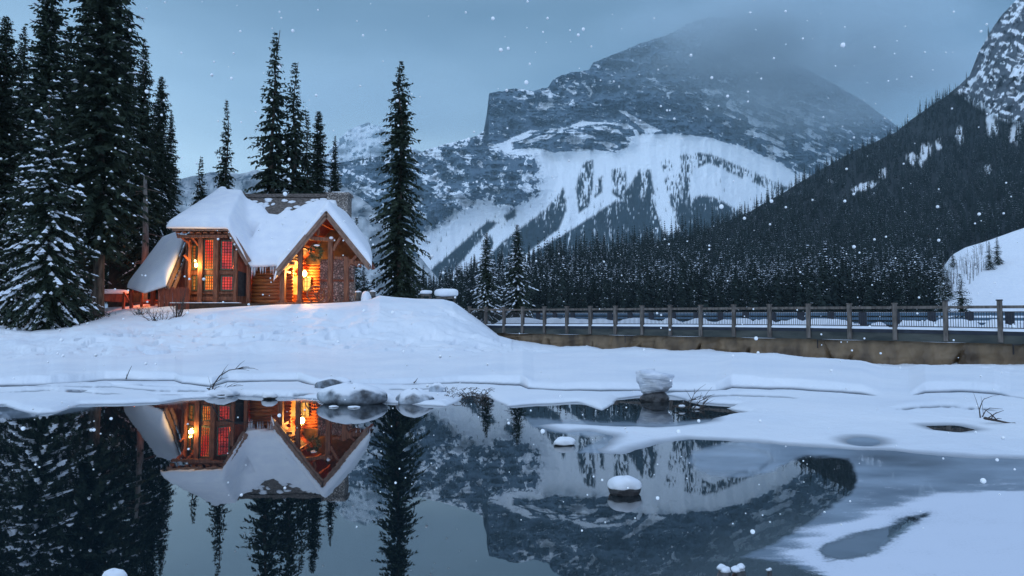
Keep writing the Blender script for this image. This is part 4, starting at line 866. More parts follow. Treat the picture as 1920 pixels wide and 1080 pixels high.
# bay posts, sill beams
for px, Y, w_, pt in ((352, 52.55, .2, 455), (378, 51.65, .34, 447), (407, 51.45, .34, 442), (442.5, 51.6, .26, 470), (467, 52.3, .26, 488), (356.5, 51.9, .16, 452)):
    t_ = V(px, pt, Y); mb = MB(); mb.box((t_.x, Y, (t_.z + GZ0) / 2), (w_, w_, t_.z - GZ0)); part(mb, 'post', M_wood)
for py, hh in ((511, .34), (549, .2), (560, .3)):
    mb = MB()
    for i in range(3):
        a = Vector((bay[i][0], bay[i][1] - .1, V(400, py, 51.8).z)); b = Vector((bay[i + 1][0], bay[i + 1][1] - .1, a.z)); mb.beam(a, b, hh, .16)
    part(mb, 'sill_beam', M_wood)
# eave band with rafter tails
mb = MB(); mb.beam((HX0 + .1, HIPY - .05, HZ - .14), (HX1 + .05, HIPY - .05, HZ - .14), .18, .12); part(mb, 'fascia', M_rake)
mb = MB(); mb.beam((HX0 + .35, HIPY + .2, HZ - .62), (HX1 - .1, HIPY + .2, HZ - .62), .22, .22); part(mb, 'eave_beam', M_wood)
mb = MB()
for k in range(8): x_ = HX0 + .4 + k * .52; mb.beam((x_, HIPY + .08, HZ - .36), (x_, HIPY + 1.4, HZ + .3), .12, .3, up=Vector((1, 0, 0)))
part(mb, 'rafter_tail', M_wood)
mb = MB(); mb.beam((HX1 + .08, HIPY + .05, HZ - .1), (-20.0, 51.85, MZ0 + .05), .3, .14); mb.beam((HX1 - .1, HIPY + .25, HZ - .3), (-20.2, 52.0, MZ0 - .15), .2, .2); part(mb, 'wing_rake_board', M_rake)
for a, b in (((335, 440), (360, 462)), ((356, 440), (377, 466)), ((356, 452), (332, 440)), ((345, 478), (357, 490)), ((352, 440), (357, 470))):
    mb = MB(); mb.beam(V(*a, 51.5), V(*b, 52.0), .14, .14); part(mb, 'brace', M_redwood)
mb = MB(); a = V(352, 470, 52.8); b = V(318, 545, 52.4); mb.add([(a.x, 53.2, 3.2), (a.x, 53.2, a.z), (b.x, 53.1, b.z), (b.x, 53.1, 3.2)], [(0, 1, 2, 3)]); part(mb, 'side_wall', M_redwood)
# ridge line of shingles and ridge cap
mb = MB(); mb.beam((-25.3, 58.5, 12.82), (-14.7, 58.5, 12.82), .3, .16); part(mb, 'ridge_cap', M_shingle)
mb = MB()
for k in range(40): mb.blob((random.uniform(-24.6, -15.2), 0, 0), (random.uniform(.12, .4), .14, .05), seed=k, n=8, k=4, flat=.8)
vv = []
for i in range(40):
    y_ = random.uniform(57.2, 58.4); off = Vector((0, y_, MZ0 + MSL * (y_ - MY0) + .03))
    for j in range(8 * 5): v = mb.v[i * 40 + j]; vv.append((v[0], v[1] + off.y, v[2] + off.z + (v[1]) * MSL))
mb.v = vv; part(mb, 'shingle_snow', M_snow, smooth=True)['kind'] = 'stuff'
# icicles along the eave
mb = MB(); rr = random.Random(8)
M_icicle, _t, _b, _o = newmat('icicle_ice'); _b.inputs['Base Color'].default_value = (.62, .66, .72, 1); _b.inputs['Roughness'].default_value = .15; _b.inputs['Specular IOR Level'].default_value = .6
for k in range(60):
    x_ = rr.uniform(-20.1, -17.5); l_ = rr.choice([.25, .4, .6, .8, 1.1]) * rr.uniform(.6, 1.1); mb.tube([(x_, 52.12, MZ0 + .0), (x_, 52.12, MZ0 - .05 - l_ * .5), (x_ + .01, 52.12, MZ0 - .1 - l_)], [.045, .028, .005], 5)
for k in range(26):
    f = rr.random(); p_ = Vector((B.x, B.y - .1, B.z)).lerp(Vector((C_.x, C_.y - .2, C_.z)), f); l_ = rr.uniform(.15, .5); mb.tube([p_, p_ + Vector((0, 0, -l_))], [.035, .004], 5)
for k in range(8):
    x_ = rr.uniform(-11.6, -10.5); mb.tube([(x_, 50.85, 6.2), (x_, 50.85, 6.2 - rr.uniform(.1, .35))], [.03, .004], 5)
part(mb, 'icicles', M_icicle, smooth=True)
# lanterns
EM_lamp, _t, _b, _o = newmat('lantern_flame_glass'); _b.inputs['Base Color'].default_value = (.8, .6, .3, 1); _b.inputs['Emission Color'].default_value = (1, .62, .16, 1); _b.inputs['Emission Strength'].default_value = 26
def lantern(px, py, Y, power, s=1.0, col=(1, .50, .13)):
    c = V(px, py, Y); mb = MB(); mb.box(c + Vector((0, 0, .17 * s)), (.2 * s, .2 * s, .05)); mb.box(c + Vector((0, 0, -.17 * s)), (.16 * s, .16 * s, .04)); mb.beam(c + Vector((0, 0, .19 * s)), c + Vector((0, .3, .3)), .04, .04, up=Vector((1, 0, 0)))
    for a in (-1, 1):
        for b in (-1, 1): mb.box(c + Vector((a * .08 * s, b * .08 * s, 0)), (.02, .02, .34 * s))
    l = part(mb, 'lantern', M_metal); g = MB(); g.blob(c, (.11 * s, .11 * s, .14 * s), rough=0); g.build('glass', EM_lamp, l, True)
    ld = bpy.data.lights.new('lantern_light', 'POINT'); ld.energy = power; ld.color = col; ld.shadow_soft_size = .12 * s; lo = bpy.data.objects.new('lantern_light', ld); lo.location = c + Vector((0, -.28, -.02)); COL.objects.link(lo)
lantern(571, 513, 53.9, 1700, 1.7, (1, .46, .11)); lantern(368, 497, 51.5, 260, 1.1, (1, .55, .14))
lantern(366, 489, 51.5, 4, .6); 
lantern(642, 500, 53.7, 520, .5, (1, .2, .05))
# light of the rooms shining from the deck stairs (red lamps under the side roof)
lantern(262, 541, 54.6, 70, .7, (1, .14, .05)); lantern(281, 541, 54.2, 170, .8, (1, .26, .07)); lantern(446, 500, 52.2, 90, .3, (1, .12, .04))
# fence of upright boards and the deck railing
mb = MB(); rr = random.Random(2)
for k in range(34):
    px = 297 + k * 1.75; t_ = V(px, rr.uniform(536, 541) , 51.2); g0 = 2.6; mb.box((t_.x, 51.2 + rr.uniform(-.02, .02), (t_.z + g0) / 2), (.060, .03, t_.z - g0))
bf = empty('board_fence', (V(325, 560, 51.2).x, 51.2, 2.7)); tag(bf, 'red brown fence of upright boards below the left roof of the lodge', 'fence')
mb.build('boards', M_redwood, bf); mb = MB(); mb.beam(V(296, 545, 51.26), V(357, 545, 51.26), .1, .06); mb.build('rail', M_redwood, bf)
ra = empty('deck_railing', (V(268, 570, 53.6).x, 53.6, 2.6)); tag(ra, 'orange lit wooden railing and stair at the left end of the lodge', 'railing')
for px, pt, w_ in ((247, 545, .2), (266, 545, .16), (287, 545, .26), (232, 552, .16)):
    t_ = V(px, pt, 53.4); mb = MB(); mb.box((t_.x, 53.4, (t_.z + 2.2) / 2), (w_, w_, t_.z - 2.2)); mb.build('post', M_redwood, ra)
mb = MB(); mb.beam(V(246, 547, 53.4), V(288, 547, 53.4), .1, .12); mb.beam(V(246, 568, 53.4), V(288, 568, 53.4), .1, .12); mb.beam(V(246, 572, 53.4), V(232, 548, 53.4), .12, .12); mb.build('handrail', M_redwood, ra)
mb = MB()
for k in range(9): mb.box((V(249.5 + 2.1 * k, 557, 53.4).x, 53.4, V(250, 557, 53.4).z), (.045, .045, .85))
mb.build('balusters', M_dark, ra)
mb = MB()
for k in range(3): mb.box((V(278, 575 - 6 * k, 53.8).x, 53.8 + .3 * k, V(278, 575 - 6 * k, 53.8).z), (1.0, .34, .12))
mb.build('step', M_redwood, ra)
# wreath hanging from the collar beam
mb = MB(); rr = random.Random(5); c0 = V(592, 473, 51.5)
for k in range(420):
    a = rr.uniform(0, 6.28); rad = .42 + rr.gauss(0, .10); z_ = math.sin(a) * rad * 1.15; p_ = c0 + Vector((math.cos(a) * rad, rr.gauss(0, .06), z_)); q_ = Vector((rr.gauss(0, 1), rr.gauss(0, 1), rr.gauss(0, 1) - .3)).normalized()
    s_ = q_.cross(Vector((rr.gauss(0, 1), 1, rr.gauss(0, 1)))).normalized(); mb.add([p_ - s_ * .03, p_ + s_ * .03, p_ + q_ * .2], [(0, 1, 2)])
wr_ = empty('evergreen_wreath', c0); tag(wr_, 'green evergreen wreath hanging in the porch gable', 'wreath'); mb.build('greenery', noise_mat('fir_twigs', (.02, .05, .025), (.06, .12, .06), 5, .7), wr_)
mb = MB(); mb.tube([c0 + Vector((0, 0, .45)), V(593, 448, 51.3)], .015, 4); mb.build('cord', M_metal, wr_)
# wagon wheels
def wheel(px, py, Y, rad, lb, tilt):
    c = V(px, py, Y); e = empty('wagon_wheel', c); tag(e, lb, 'wheel'); n = 20; mb = MB()
    M = Matrix.Rotation(tilt, 3, 'Z')
    ring = [c + M @ Vector((math.cos(2 * math.pi * k / n) * rad, .12 * math.sin(2 * math.pi * k / n), math.sin(2 * math.pi * k / n) * rad)) for k in range(n + 1)]
    mb.tube(ring, .05, 5); mb.build('rim', M_wood, e)
    mb = MB(); mb.blob(c, (.1, .1, .1)); mb.build('hub', M_wood, e)
    for k in range(8): mb = MB(); mb.tube([c, ring[int(k * 2.5)]], .028, 4); mb.build('spoke', M_wood, e)
wheel(592, 552, 50.95, .62, 'wooden wagon wheel leaning between the two inner porch posts', .35); wheel(607, 554, 50.9, .55, 'wooden wagon wheel leaning against the stone wall of the porch', -.2)
# small cabin behind, left
cb = empty('cabin', (V(236, 500, 60).x, 60, gz(V(236, 500, 60).x, 60))); tag(cb, 'small snow roofed cabin half hidden behind the spruces', 'cabin')
a = V(232, 500, 60); mb = MB(); mb.box((a.x, 61, (8.3 + 3) / 2), (2.6, 2, 5.6)); mb.build('wall', M_dark, cb)
w0 = V(242, 484, 59.8); mb = MB(); mb.box((w0.x, 59.95, w0.z), (.55, .1, 1.6)); mb.build('door', M_log, cb)
r0 = V(236, 432, 59.6); r1 = V(266, 470, 59.6); r2 = V(206, 470, 59.6)
mb = MB()
for q in (r1, r2): mb.add([r0, q, q + Vector((0, 3, 0)), r0 + Vector((0, 3, 0)), r0 + Vector((0, 0, .25)), q + Vector((0, 0, .25)), q + Vector((0, 3, .25)), r0 + Vector((0, 3, .25))], [(0, 1, 2, 3), (4, 5, 6, 7), (0, 1, 5, 4), (1, 2, 6, 5)])
mb.build('roof', M_snow, cb)
# long low red wall with snow, left of the railing
lw = empty('low_red_fence', (V(200, 560, 55).x, 55, V(200, 575, 55).z)); tag(lw, 'low dark red board fence topped with snow behind the spruce trunk', 'fence')
a = V(171, 556, 55); b = V(240, 560, 55); mb = MB(); mb.beam((a.x, 55, a.z), (b.x, 55, b.z), .62, .1); mb.build('boards', M_redwood, lw)
mb = MB(); mb.blob(((a.x + b.x) / 2, 55, a.z + .3), ((b.x - a.x) / 2, .3, .28), seed=4, flat=.7, n=24, power=3); mb.build('snow', M_snow, lw, True)
# barrels with snow, right of the porch
for px, pt, wd, lb in ((672, 548, 13, 'wooden barrel planter with snow cap next to the porch corner'), (699, 547, 11, 'wooden barrel planter with snow cap farther from the porch')):
    Y = 51.5; t_ = V(px, pt, Y); r_ = wd / 2 / F * Y; e = empty('barrel_planter', (t_.x, Y, gz(t_.x, Y))); tag(e, lb, 'planter'); z0 = min(gz(t_.x, Y), t_.z - .5)
    mb = MB(); mb.tube([(t_.x, Y, z0), (t_.x, Y, (z0 + t_.z) / 2), (t_.x, Y, t_.z)], [r_ * .88, r_, r_ * .9], 14); mb.build('staves', M_post, e, True)
    mb = MB(); mb.tube([(t_.x, Y, z0 + .18), (t_.x, Y, z0 + .24)], r_ * 1.0, 14); mb.build('hoop', M_metal, e)
    mb = MB(); mb.blob((t_.x, Y, t_.z), (r_ * .95, r_ * .95, .12), flat=.8, seed=int(px)); mb.build('snow_cap', M_snow, e, True)
mb = MB(); a = V(686, 560, 51.2); mb.blob((a.x, 51.2, a.z - .1), (.42, .5, .62), seed=5, power=2.6, rough=.2); tag(mb.build('snow_heap', M_snow, None, True), 'small rounded snow heap between the two barrel planters', 'snow heap')
# snow capped bench and box on the crest
for px, pt, pb, wd, th_, lb, nm in ((799, 544, 556, 23, 8, 'small wooden post box with a snow cap left of the larger bench', 'snow_capped_box'), (837, 541, 562, 46, 16, 'wooden bench under a thick overhanging slab of snow on the bank crest', 'bench')):
    Y = 52.5; c = V(px, pt, Y); m_ = 1 / F * Y; e = empty(nm, (c.x, Y, gz(c.x, Y))); tag(e, lb, 'bench' if nm == 'bench' else 'box'); zt = V(px, pt + th_, Y).z; g0 = gz(c.x, Y) - .3
    for k in (-1, 1):
        mb = MB(); mb.box((c.x + k * wd * m_ * .32, Y, (zt + g0) / 2), (.14, .3, zt - g0)); mb.build('leg', M_post, e)
    mb = MB(); mb.box((c.x, Y, zt - .07), (wd * m_ * .8, .7, .12)); mb.box((c.x, Y + .2, zt - .42), (wd * m_ * .7, .08, .16)); mb.build('top', M_post, e)
    mb = MB(); mb.blob((c.x, Y, zt + th_ * m_ * .48), (wd * m_ * .5, .55, th_ * m_ * .5), seed=int(px), n=22, k=12, rough=.06, power=3.5, flat=.1); mb.build('snow_cap', M_snow, e, True)
# ------------------------------------------------------------------ footbridge / road deck with railing
PXS = [880, 895, 911, 927.5, 945, 961.5, 980, 1000.5, 1021, 1042, 1063, 1085, 1107, 1130, 1154, 1179, 1204, 1230.5, 1257, 1285, 1314, 1345, 1376, 1409, 1443, 1479, 1516, 1554, 1593, 1635, 1678, 1725, 1773, 1823, 1875, 1932, 1992]
PXS = [880, 911, 945, 980, 1021, 1063, 1107, 1154, 1204, 1257, 1314, 1376, 1443, 1516, 1593, 1678, 1773, 1875, 1993, 2130]
def fp(px, py=600): Y = float(fence_Y(px)); return V(px, py, Y)
DIRF = Vector((fp(1873).x - fp(945).x, fp(1873).y - fp(945).y, 0)).normalized(); NRM = Vector((-DIRF.y, DIRF.x, 0))
if NRM.y < 0: NRM = -NRM
ZR = lambda px: fp(px, float(np.interp(px, [880, 940, 1200, 1500, 1700, 1873, 2200], [580, 581, 579.5, 577.5, 576.5, 575.5, 574]))).z   # rail top
ZB = lambda px: fp(px, float(np.interp(px, [880, 940, 1200, 1500, 1700, 1873, 2200], [608, 609.5, 610.5, 613, 616, 619.5, 626]))).z    # deck edge snow line
ZD = lambda px: fp(px, float(np.interp(px, [880, 940, 1200, 1500, 1700, 1873, 2200], [622, 625, 629, 635, 640, 644, 653]))).z      # beam bottom
bridge = empty('bridge', fp(1400, 620)); tag(bridge, 'long low bridge with mossy deck beam and brown tarpaulin skirt', 'bridge')
rail = empty('railing', fp(1400, 605)); tag(rail, 'grey wooden railing with thin dark balusters along the near side of the bridge', 'railing')
def seg(px0, px1, z0, z1, off=0.0):
    a = fp(px0); b = fp(px1); return Vector((a.x, a.y, z0)) + NRM * off, Vector((b.x, b.y, z1)) + NRM * off
UP = Vector((0, 0, 1))
def hbeam(mb, a, b, h, d, m=0):
    dirn = (b - a); x = Vector((-dirn.y, dirn.x, 0)).normalized() * d / 2; z = Vector((0, 0, h / 2))
    vs = [a - x - z, a + x - z, a + x + z, a - x + z, b - x - z, b + x - z, b + x + z, b - x + z]
    mb.add(vs, [(3, 2, 1, 0), (4, 5, 6, 7), (0, 1, 5, 4), (1, 2, 6, 5), (2, 3, 7, 6), (3, 0, 4, 7)], m)
rot = Matrix.Rotation(math.atan2(DIRF.y, DIRF.x), 3, 'Z')
for i, px in enumerate(PXS):
    zt = ZR(px) + (.16 if i % 1 == 0 else 0) + (.10 if px > 1750 else 0); zb_ = ZD(px) + .04; p = fp(px); mb = MB(); w_ = .175
    if px < 925: zb_ = gz(p.x, p.y) - .3
    mb.box((p.x, p.y, (zt + zb_) / 2), (w_, w_, zt - zb_), 0, rot, .006); po = mb.build('post', M_post, rail)
    mb = MB(); mb.box((p.x, p.y, zt + .02), (w_ + .05, w_ + .05, .05), 0, rot); mb.build('cap', M_metal if px > 1750 else M_post, po)
for i in range(len(PXS) - 1):
    a, b = PXS[i], PXS[i + 1]
    mb = MB(); p, q = seg(a, b, ZR(a), ZR(b), .02); hbeam(mb, p, q, .12, .12); mb.build('top_rail', M_post, rail)
    mb = MB(); p, q = seg(a, b, ZR(a) - .20, ZR(b) - .20, .02); hbeam(mb, p, q, .04, .05); p, q = seg(a, b, ZB(a) + .10, ZB(b) + .10, .02); hbeam(mb, p, q, .04, .05)
    n = 21
    for k in range(1, n):
        f = k / n; p, q = seg(a, b, 0, 0, .02); c = p.lerp(q, f); z1 = ZR(a) * (1 - f) + ZR(b) * f - .2; z0 = ZB(a) * (1 - f) + ZB(b) * f + .1
        mb.box((c.x, c.y, (z0 + z1) / 2), (.020, .020, z1 - z0), 0, rot)
    mb.build('baluster_panel', M_metal, rail)
    if a > 905:
        mb = MB(); p, q = seg(a, b, ZB(a) - .12, ZB(b) - .12, .10); hbeam(mb, p, q, .16, .18); mb.build('edge_beam', M_navy, bridge)
        mb = MB(); za, zb_ = (ZB(a) - .2 + ZD(a)) / 2, (ZB(b) - .2 + ZD(b)) / 2; p, q = seg(a, b, za, zb_, .16); hbeam(mb, p, q, (ZB(a) - .2 - ZD(a)), .25); mb.build('deck_beam', M_beam, bridge)
        mb = MB(); p, q = seg(a, b, ZB(a) + .0, ZB(b) + .0, .09); hbeam(mb, p, q, .07, .22); mb.build('edge_snow', M_snow, bridge)
# tarp skirt with folds
nx, nz_ = 2400, 26; pxs = np.linspace(925, 2130, nx); YY = fence_Y(pxs); tz = np.linspace(0, 1, nz_)[:, None]
top = np.array([ZD(float(x)) for x in pxs]) + .03; bot = np.array([gz(float(P(x, 600, y)[0]), float(y) - .05) for x, y in zip(pxs, YY)]) - .35
s = np.concatenate([[0], np.cumsum(np.hypot(np.diff(pxs / F * YY), np.diff(YY)))])
fold = .34 * (ridged(s[None] * .55 + tz * .5, tz * 1.2 + 3, 5, 3) - .5) + .10 * (fbm(s[None] * 2.2, tz * .8, 8, 3) - .5) + .30 * (ridged(s[None] * 1.3 + .8 * fbm(s[None] * .6, tz * 1.2, 44), tz * .35, 45, 2) - .5)
rsm = random.Random(5)
for sc_ in [3.0 + 2.3 * k + rsm.uniform(-.8, .8) for k in range(20)]:
    sl_ = rsm.uniform(-.5, .5); fold = fold - rsm.uniform(.25, .6) * np.exp(-((s[None] - sc_ - sl_ * (tz - .3)) / rsm.uniform(.035, .07)) ** 2) * sstep(rsm.uniform(-.2, .3), 1, tz)
sag = .10 * np.abs(np.sin(s * 1.1))[None] * (1 - tz) 
X = (pxs - 960) / F * YY; off = .26 - fold * (.45 + 1.1 * tz)
TX = X[None] + NRM.x * off; TY = YY[None] + NRM.y * off; TZ = top[None] + (bot - top)[None] * tz - sag * .5 * (1 - tz)
o = link(bpy.data.objects.new('tarpaulin', gridmesh('tarpaulin', np.stack([TX, TY, TZ], -1), [M_tarp])), bridge)
mb = MB()
for px in (1180, 1540, 1905): p, q = seg(px - 9, px + 9, ZD(px) - .03, ZD(px) - .03, -.06); hbeam(mb, p, q, .05, .04); mb.box(p + Vector((.05, 0, -.2)), (.04, .04, .4))
mb.build('tie_strap', M_metal, bridge)
# deck with snow on it, the road surface behind the railing
W_ = 6.0
a, b = fp(905), fp(2130); mb = MB()
dz = .02
za, zb_ = ZB(905) - .15, ZB(2130) - .15
mb.add([Vector((a.x, a.y, za)) + NRM * .2, Vector((b.x, b.y, zb_)) + NRM * .2, Vector((b.x, b.y, zb_)) + NRM * W_, Vector((a.x, a.y, za)) + NRM * W_], [(0, 1, 2, 3)])
mb.add([Vector((a.x, a.y, za - .3)) + NRM * .3, Vector((b.x, b.y, zb_ - .3)) + NRM * .3, Vector((b.x, b.y, zb_ - .3)) + NRM * W_, Vector((a.x, a.y, za - .3)) + NRM * W_], [(3, 2, 1, 0)])
mb.build('deck', M_beam, bridge)
n1, n2 = 420, 26; L_ = (b - a).length; u = np.linspace(0, 1, n1)[None]; v = np.linspace(0, 1, n2)[:, None]
hx = .05 + .72 * np.sin(np.pi * v) ** .6 * sstep(.2, .7, fbm(u * 58, v * 2.2, 7, 4)) * (v > .0)
hx = np.maximum(hx * sstep(.0, .3, v) , .05)
BX = a.x + (b.x - a.x) * u + NRM.x * (.3 + (W_ - .5) * v); BY = a.y + (b.y - a.y) * u + NRM.y * (.3 + (W_ - .5) * v); BZ = za + (zb_ - za) * u + hx * .85
tag(link(bpy.data.objects.new('snow_windrow', gridmesh('snow_windrow', np.stack([BX, BY, BZ], -1), [M_snow]))), 'lumpy ploughed snow lying along the bridge deck', 'snow', kind='stuff')
# far guard rail: blue steel rails on dark posts
gr = empty('guardrail', fp(1400, 600) + NRM * 5.6); tag(gr, 'blue steel guardrail on thick dark posts along the far side of the bridge', 'guardrail')
ng = 21
def gp(f): c = a.lerp(b, f); c = Vector((c.x, c.y, 0)) + NRM * 5.6; c.z = za + (zb_ - za) * f; return c
for k in range(ng + 1):
    c = gp(min(1, (k + .3) / ng)); mb = MB(); mb.box(c + Vector((0, 0, .50)), (.34, .34, 1.0), 0, rot); g_ = mb.build('post', M_navy, gr)
for hz_, hh in ((.90, .16), (.66, .14), (.42, .14)):
    mb = MB(); p, q = gp(0) + Vector((0, 0, hz_)), gp(1) + Vector((0, 0, hz_)); hbeam(mb, p, q, hh, .12); mb.build('rail', M_blue, gr)
mb = MB(); p, q = gp(0) + Vector((0, 0, 1.0)), gp(1) + Vector((0, 0, 1.0)); hbeam(mb, p, q, .05, .2); mb.build('rail_snow', M_snow, gr)
# ------------------------------------------------------------------ rocks and branches at the water
def rock(name, px0, px1, pyb, h_px, label, seed, cap=.45, lift=.0, mat=None, depth=.7, rough=.12, cat='rock', capw=1.06, power=2.3, body=1.0):
    """a rock standing in the water: its waterline seen at pyb"""
    c = Wz((px0 + px1) / 2, pyb, 0.0); Y = float(c[1]); m_ = Y / F; r = (px1 - px0) / 2 * m_; x = float(c[0]); h = h_px * m_
    Yc = Y + r * depth * .8
    e = empty(name, (x, Yc, 0)); tag(e, label, cat)
    mb = MB(); mb.blob((x, Yc, h * .30 * body), (r * .96, r * depth, h * (1 - cap) * body), seed=seed, n=26, k=14, rough=rough, power=power); mb.build('stone', mat or M_rockwet, e, True)
    mb = MB(); mb.blob((x, Yc, h * (1 - cap) * .8 + h * .03), (r * capw, r * depth * 1.04, h * cap * 1.15), seed=seed, n=30, k=14, rough=rough * 1.0, power=2.4, flat=.7); mb.build('snow_cap', M_snow, e, True)
    return e
def frost_rock_mat():
    m, t, b, o = newmat('ice_glazed_rock'); n = t.nodes; l = t.links
    tc = n.new('ShaderNodeTexCoord'); g = n.new('ShaderNodeNewGeometry'); s = n.new('ShaderNodeSeparateXYZ'); l.new(g.outputs['Normal'], s.inputs[0])
    nz = n.new('ShaderNodeTexNoise'); nz.inputs['Scale'].default_value = 3.2; nz.inputs['Detail'].default_value = 6; l.new(tc.outputs['Object'], nz.inputs['Vector'])
    r = n.new('ShaderNodeValToRGB'); r.color_ramp.elements[0].position = .36; r.color_ramp.elements[1].position = .66; r.color_ramp.elements[0].color = (.05, .06, .075, 1); r.color_ramp.elements[1].color = (.42, .48, .56, 1); l.new(nz.outputs[0], r.inputs[0])
    a = n.new('ShaderNodeMath'); a.operation = 'MULTIPLY_ADD'; l.new(nz.outputs[0], a.inputs[0]); a.inputs[1].default_value = .8; l.new(s.outputs[2], a.inputs[2])
    mr = n.new('ShaderNodeMapRange'); mr.interpolation_type = 'SMOOTHSTEP'; l.new(a.outputs[0], mr.inputs[0]); mr.inputs[1].default_value = .75; mr.inputs[2].default_value = 1.15
    mx = n.new('ShaderNodeMix'); mx.data_type = 'RGBA'; l.new(mr.outputs[0], mx.inputs[0]); l.new(r.outputs[0], mx.inputs[6]); mx.inputs[7].default_value = (.78, .81, .87, 1); l.new(mx.outputs[2], b.inputs['Base Color'])
    ro = n.new('ShaderNodeMapRange'); l.new(mr.outputs[0], ro.inputs[0]); ro.inputs[3].default_value = .2; ro.inputs[4].default_value = .8; l.new(ro.outputs[0], b.inputs['Roughness'])
    bp = n.new('ShaderNodeBump'); bp.inputs['Strength'].default_value = .5; bp.inputs['Distance'].default_value = .08; l.new(nz.outputs[0], bp.inputs['Height']); l.new(bp.outputs[0], b.inputs['Normal'])
    return m
M_frock = frost_rock_mat()
def frost_rock(px0, px1, pyb, h_px, label, seed, depth=.6, rough=.1, power=2.1, low=.25):
    c = Wz((px0 + px1) / 2, pyb, 0.0); Y = float(c[1]); m_ = Y / F; r = (px1 - px0) / 2 * m_; x = float(c[0]); h = h_px * m_; Yc = Y + r * depth * .9
    e = empty('boulder', (x, Yc, 0)); tag(e, label, 'rock'); mb = MB(); mb.blob((x, Yc, h * low), (r, r * depth, h * (1 - low)), seed=seed, n=44, k=26, rough=rough, power=power, flat=.3); mb.v = [(v[0], v[1], v[2] * (1 + .10 * float(fbm(np.array([v[0] * 2.5]), np.array([v[1] * 2.5]), seed)[0] - .5))) for v in mb.v]; mb.build('stone', M_frock, e, True); return e
frost_rock(592, 714, 760, 38, 'largest boulder, ice glazed with a snow top, at the water edge', 3, depth=.6, power=2.15, low=.3)
frost_rock(735, 812, 758, 26, 'low rounded snow covered rock right of the largest boulder', 5, rough=.14, power=1.9, low=.1)
frost_rock(590, 653, 736, 27, 'grey rock with flat snow cap right behind the largest boulder', 7, power=3.2, low=.35)
frost_rock(804, 836, 741, 22, 'small frosted rock at the right end of the boulder group', 9)
rock('stone', 488, 516, 749, 13, 'small round snow capped stone alone left of the largest boulder', 11, cap=.6)
rock('stone', 716, 735, 748, 10, 'tiny snow capped stone just right of the largest boulder', 12, cap=.6)
rock('stone', 1145, 1202, 930, 32, 'dark rock with rounded snow cap alone in the open water', 13, cap=.52, depth=.75, capw=1.0, body=1.15, power=2.8)
rock('stone', 1040, 1079, 836, 13, 'flat snow pad on the edge of the small dark inlet', 15, cap=.75, depth=.8)
rock('stone', 184, 228, 1092, 18, 'snow capped rock cut by the bottom edge of the view', 17, cap=.7)
for px0, px1, pb, hp, lb in ((616, 632, 764, 3, 'small ice lump at the foot of the largest boulder, left one'), (652, 672, 765, 3, 'small ice lump at the foot of the largest boulder, right one'), (812, 842, 757, 7, 'small snow pad touching the low rounded rock'), (186, 250, 727, 9, 'low snow mound on the shore ice at the left')):
    rock('ice_lump', px0, px1, pb, hp, lb, px0, cap=.8, cat='ice lump')
# mushroom of snow on a dark rock in the channel
c = Wz(1228, 752, 0); x, Y = float(c[0]), float(c[1]); m_ = Y / F
e = empty('snow_topped_rock', (x, Y, 0)); tag(e, 'dark rock carrying a tall flared block of icy snow in the narrow channel', 'rock')
mb = MB(); mb.blob((x, Y, 5 * m_), (23 * m_, 20 * m_, 16 * m_), seed=4, rough=.15, n=20); mb.build('stone', M_rockwet, e, True)
prof = [(0, 0), (14, 10), (20, 11), (25, 16), (28, 24), (29, 30), (31, 38), (33, 45), (31, 49), (20, 51), (0, 52)]
mb = MB(); n = 28; vs = []; rr = random.Random(3)
for i, (rr_, zz_) in enumerate(prof):
    for k in range(n):
        a = 2 * math.pi * k / n; q = 1 + .09 * math.sin(2 * a + 1) + .07 * math.sin(5 * a + zz_ * .15) + .05 * math.sin(9 * a + zz_ * .4) + rr.uniform(-.05, .05)
        tz_ = zz_ + (5 * math.sin(a + 2.4) if zz_ < 18 else -4.0 * math.cos(a) * (zz_ / 50))
        vs.append((x + (rr_ * q * math.cos(a) + .02 * zz_) * m_, Y + rr_ * q * math.sin(a) * .85 * m_, (tz_ + 4) * m_))
mb.add(vs, [(i * n + k, i * n + (k + 1) % n, (i + 1) * n + (k + 1) % n, (i + 1) * n + k) for i in range(len(prof) - 1) for k in range(n)])
mb.build('snow_block', noise_mat('layered_icy_snow', (.52, .57, .66), (.80, .83, .90), 3, .6, .6, 5, stretch=(1, 1, 5)), e, True)
# stumps near the bottom edge
for px, pt, w_, lb in ((1357, 1056, 24, 'dark stump with lumpy snow top at the bottom edge, the left one'), (1386, 1055, 24, 'dark stump with lumpy snow top at the bottom edge, the right one'), (1443, 1062, 9, 'thin dark stake with a dot of snow at the bottom edge')):
    c = Wz(px, 1094, 0); x, Y = float(c[0]), float(c[1]); m_ = Y / F; e = empty('stump' if w_ > 10 else 'stake', (x, Y, 0)); tag(e, lb, 'stump' if w_ > 10 else 'stake'); ht = (1090 - pt - w_ * .5) * m_
    mb = MB(); mb.tube([(x, Y, -.1), (x + .003, Y, ht * .5), (x + .004, Y, ht)], [w_ * .66 * m_, w_ * .58 * m_, w_ * .42 * m_], 12); mb.build('wood', M_rockwet, e, True)
    sg = 1 if px < 1370 else -1
    mb = MB(); mb.blob((x + sg * .12 * w_ * m_, Y, ht + w_ * .10 * m_), (w_ * .46 * m_, w_ * .36 * m_, w_ * .26 * m_), seed=px + 3, rough=.3); mb.blob((x - sg * w_ * .16 * m_, Y, ht + w_ * .30 * m_), (w_ * .34 * m_, w_ * .3 * m_, w_ * .24 * m_), seed=px + 1, rough=.25); mb.build('snow_cap', M_snow, e, True)
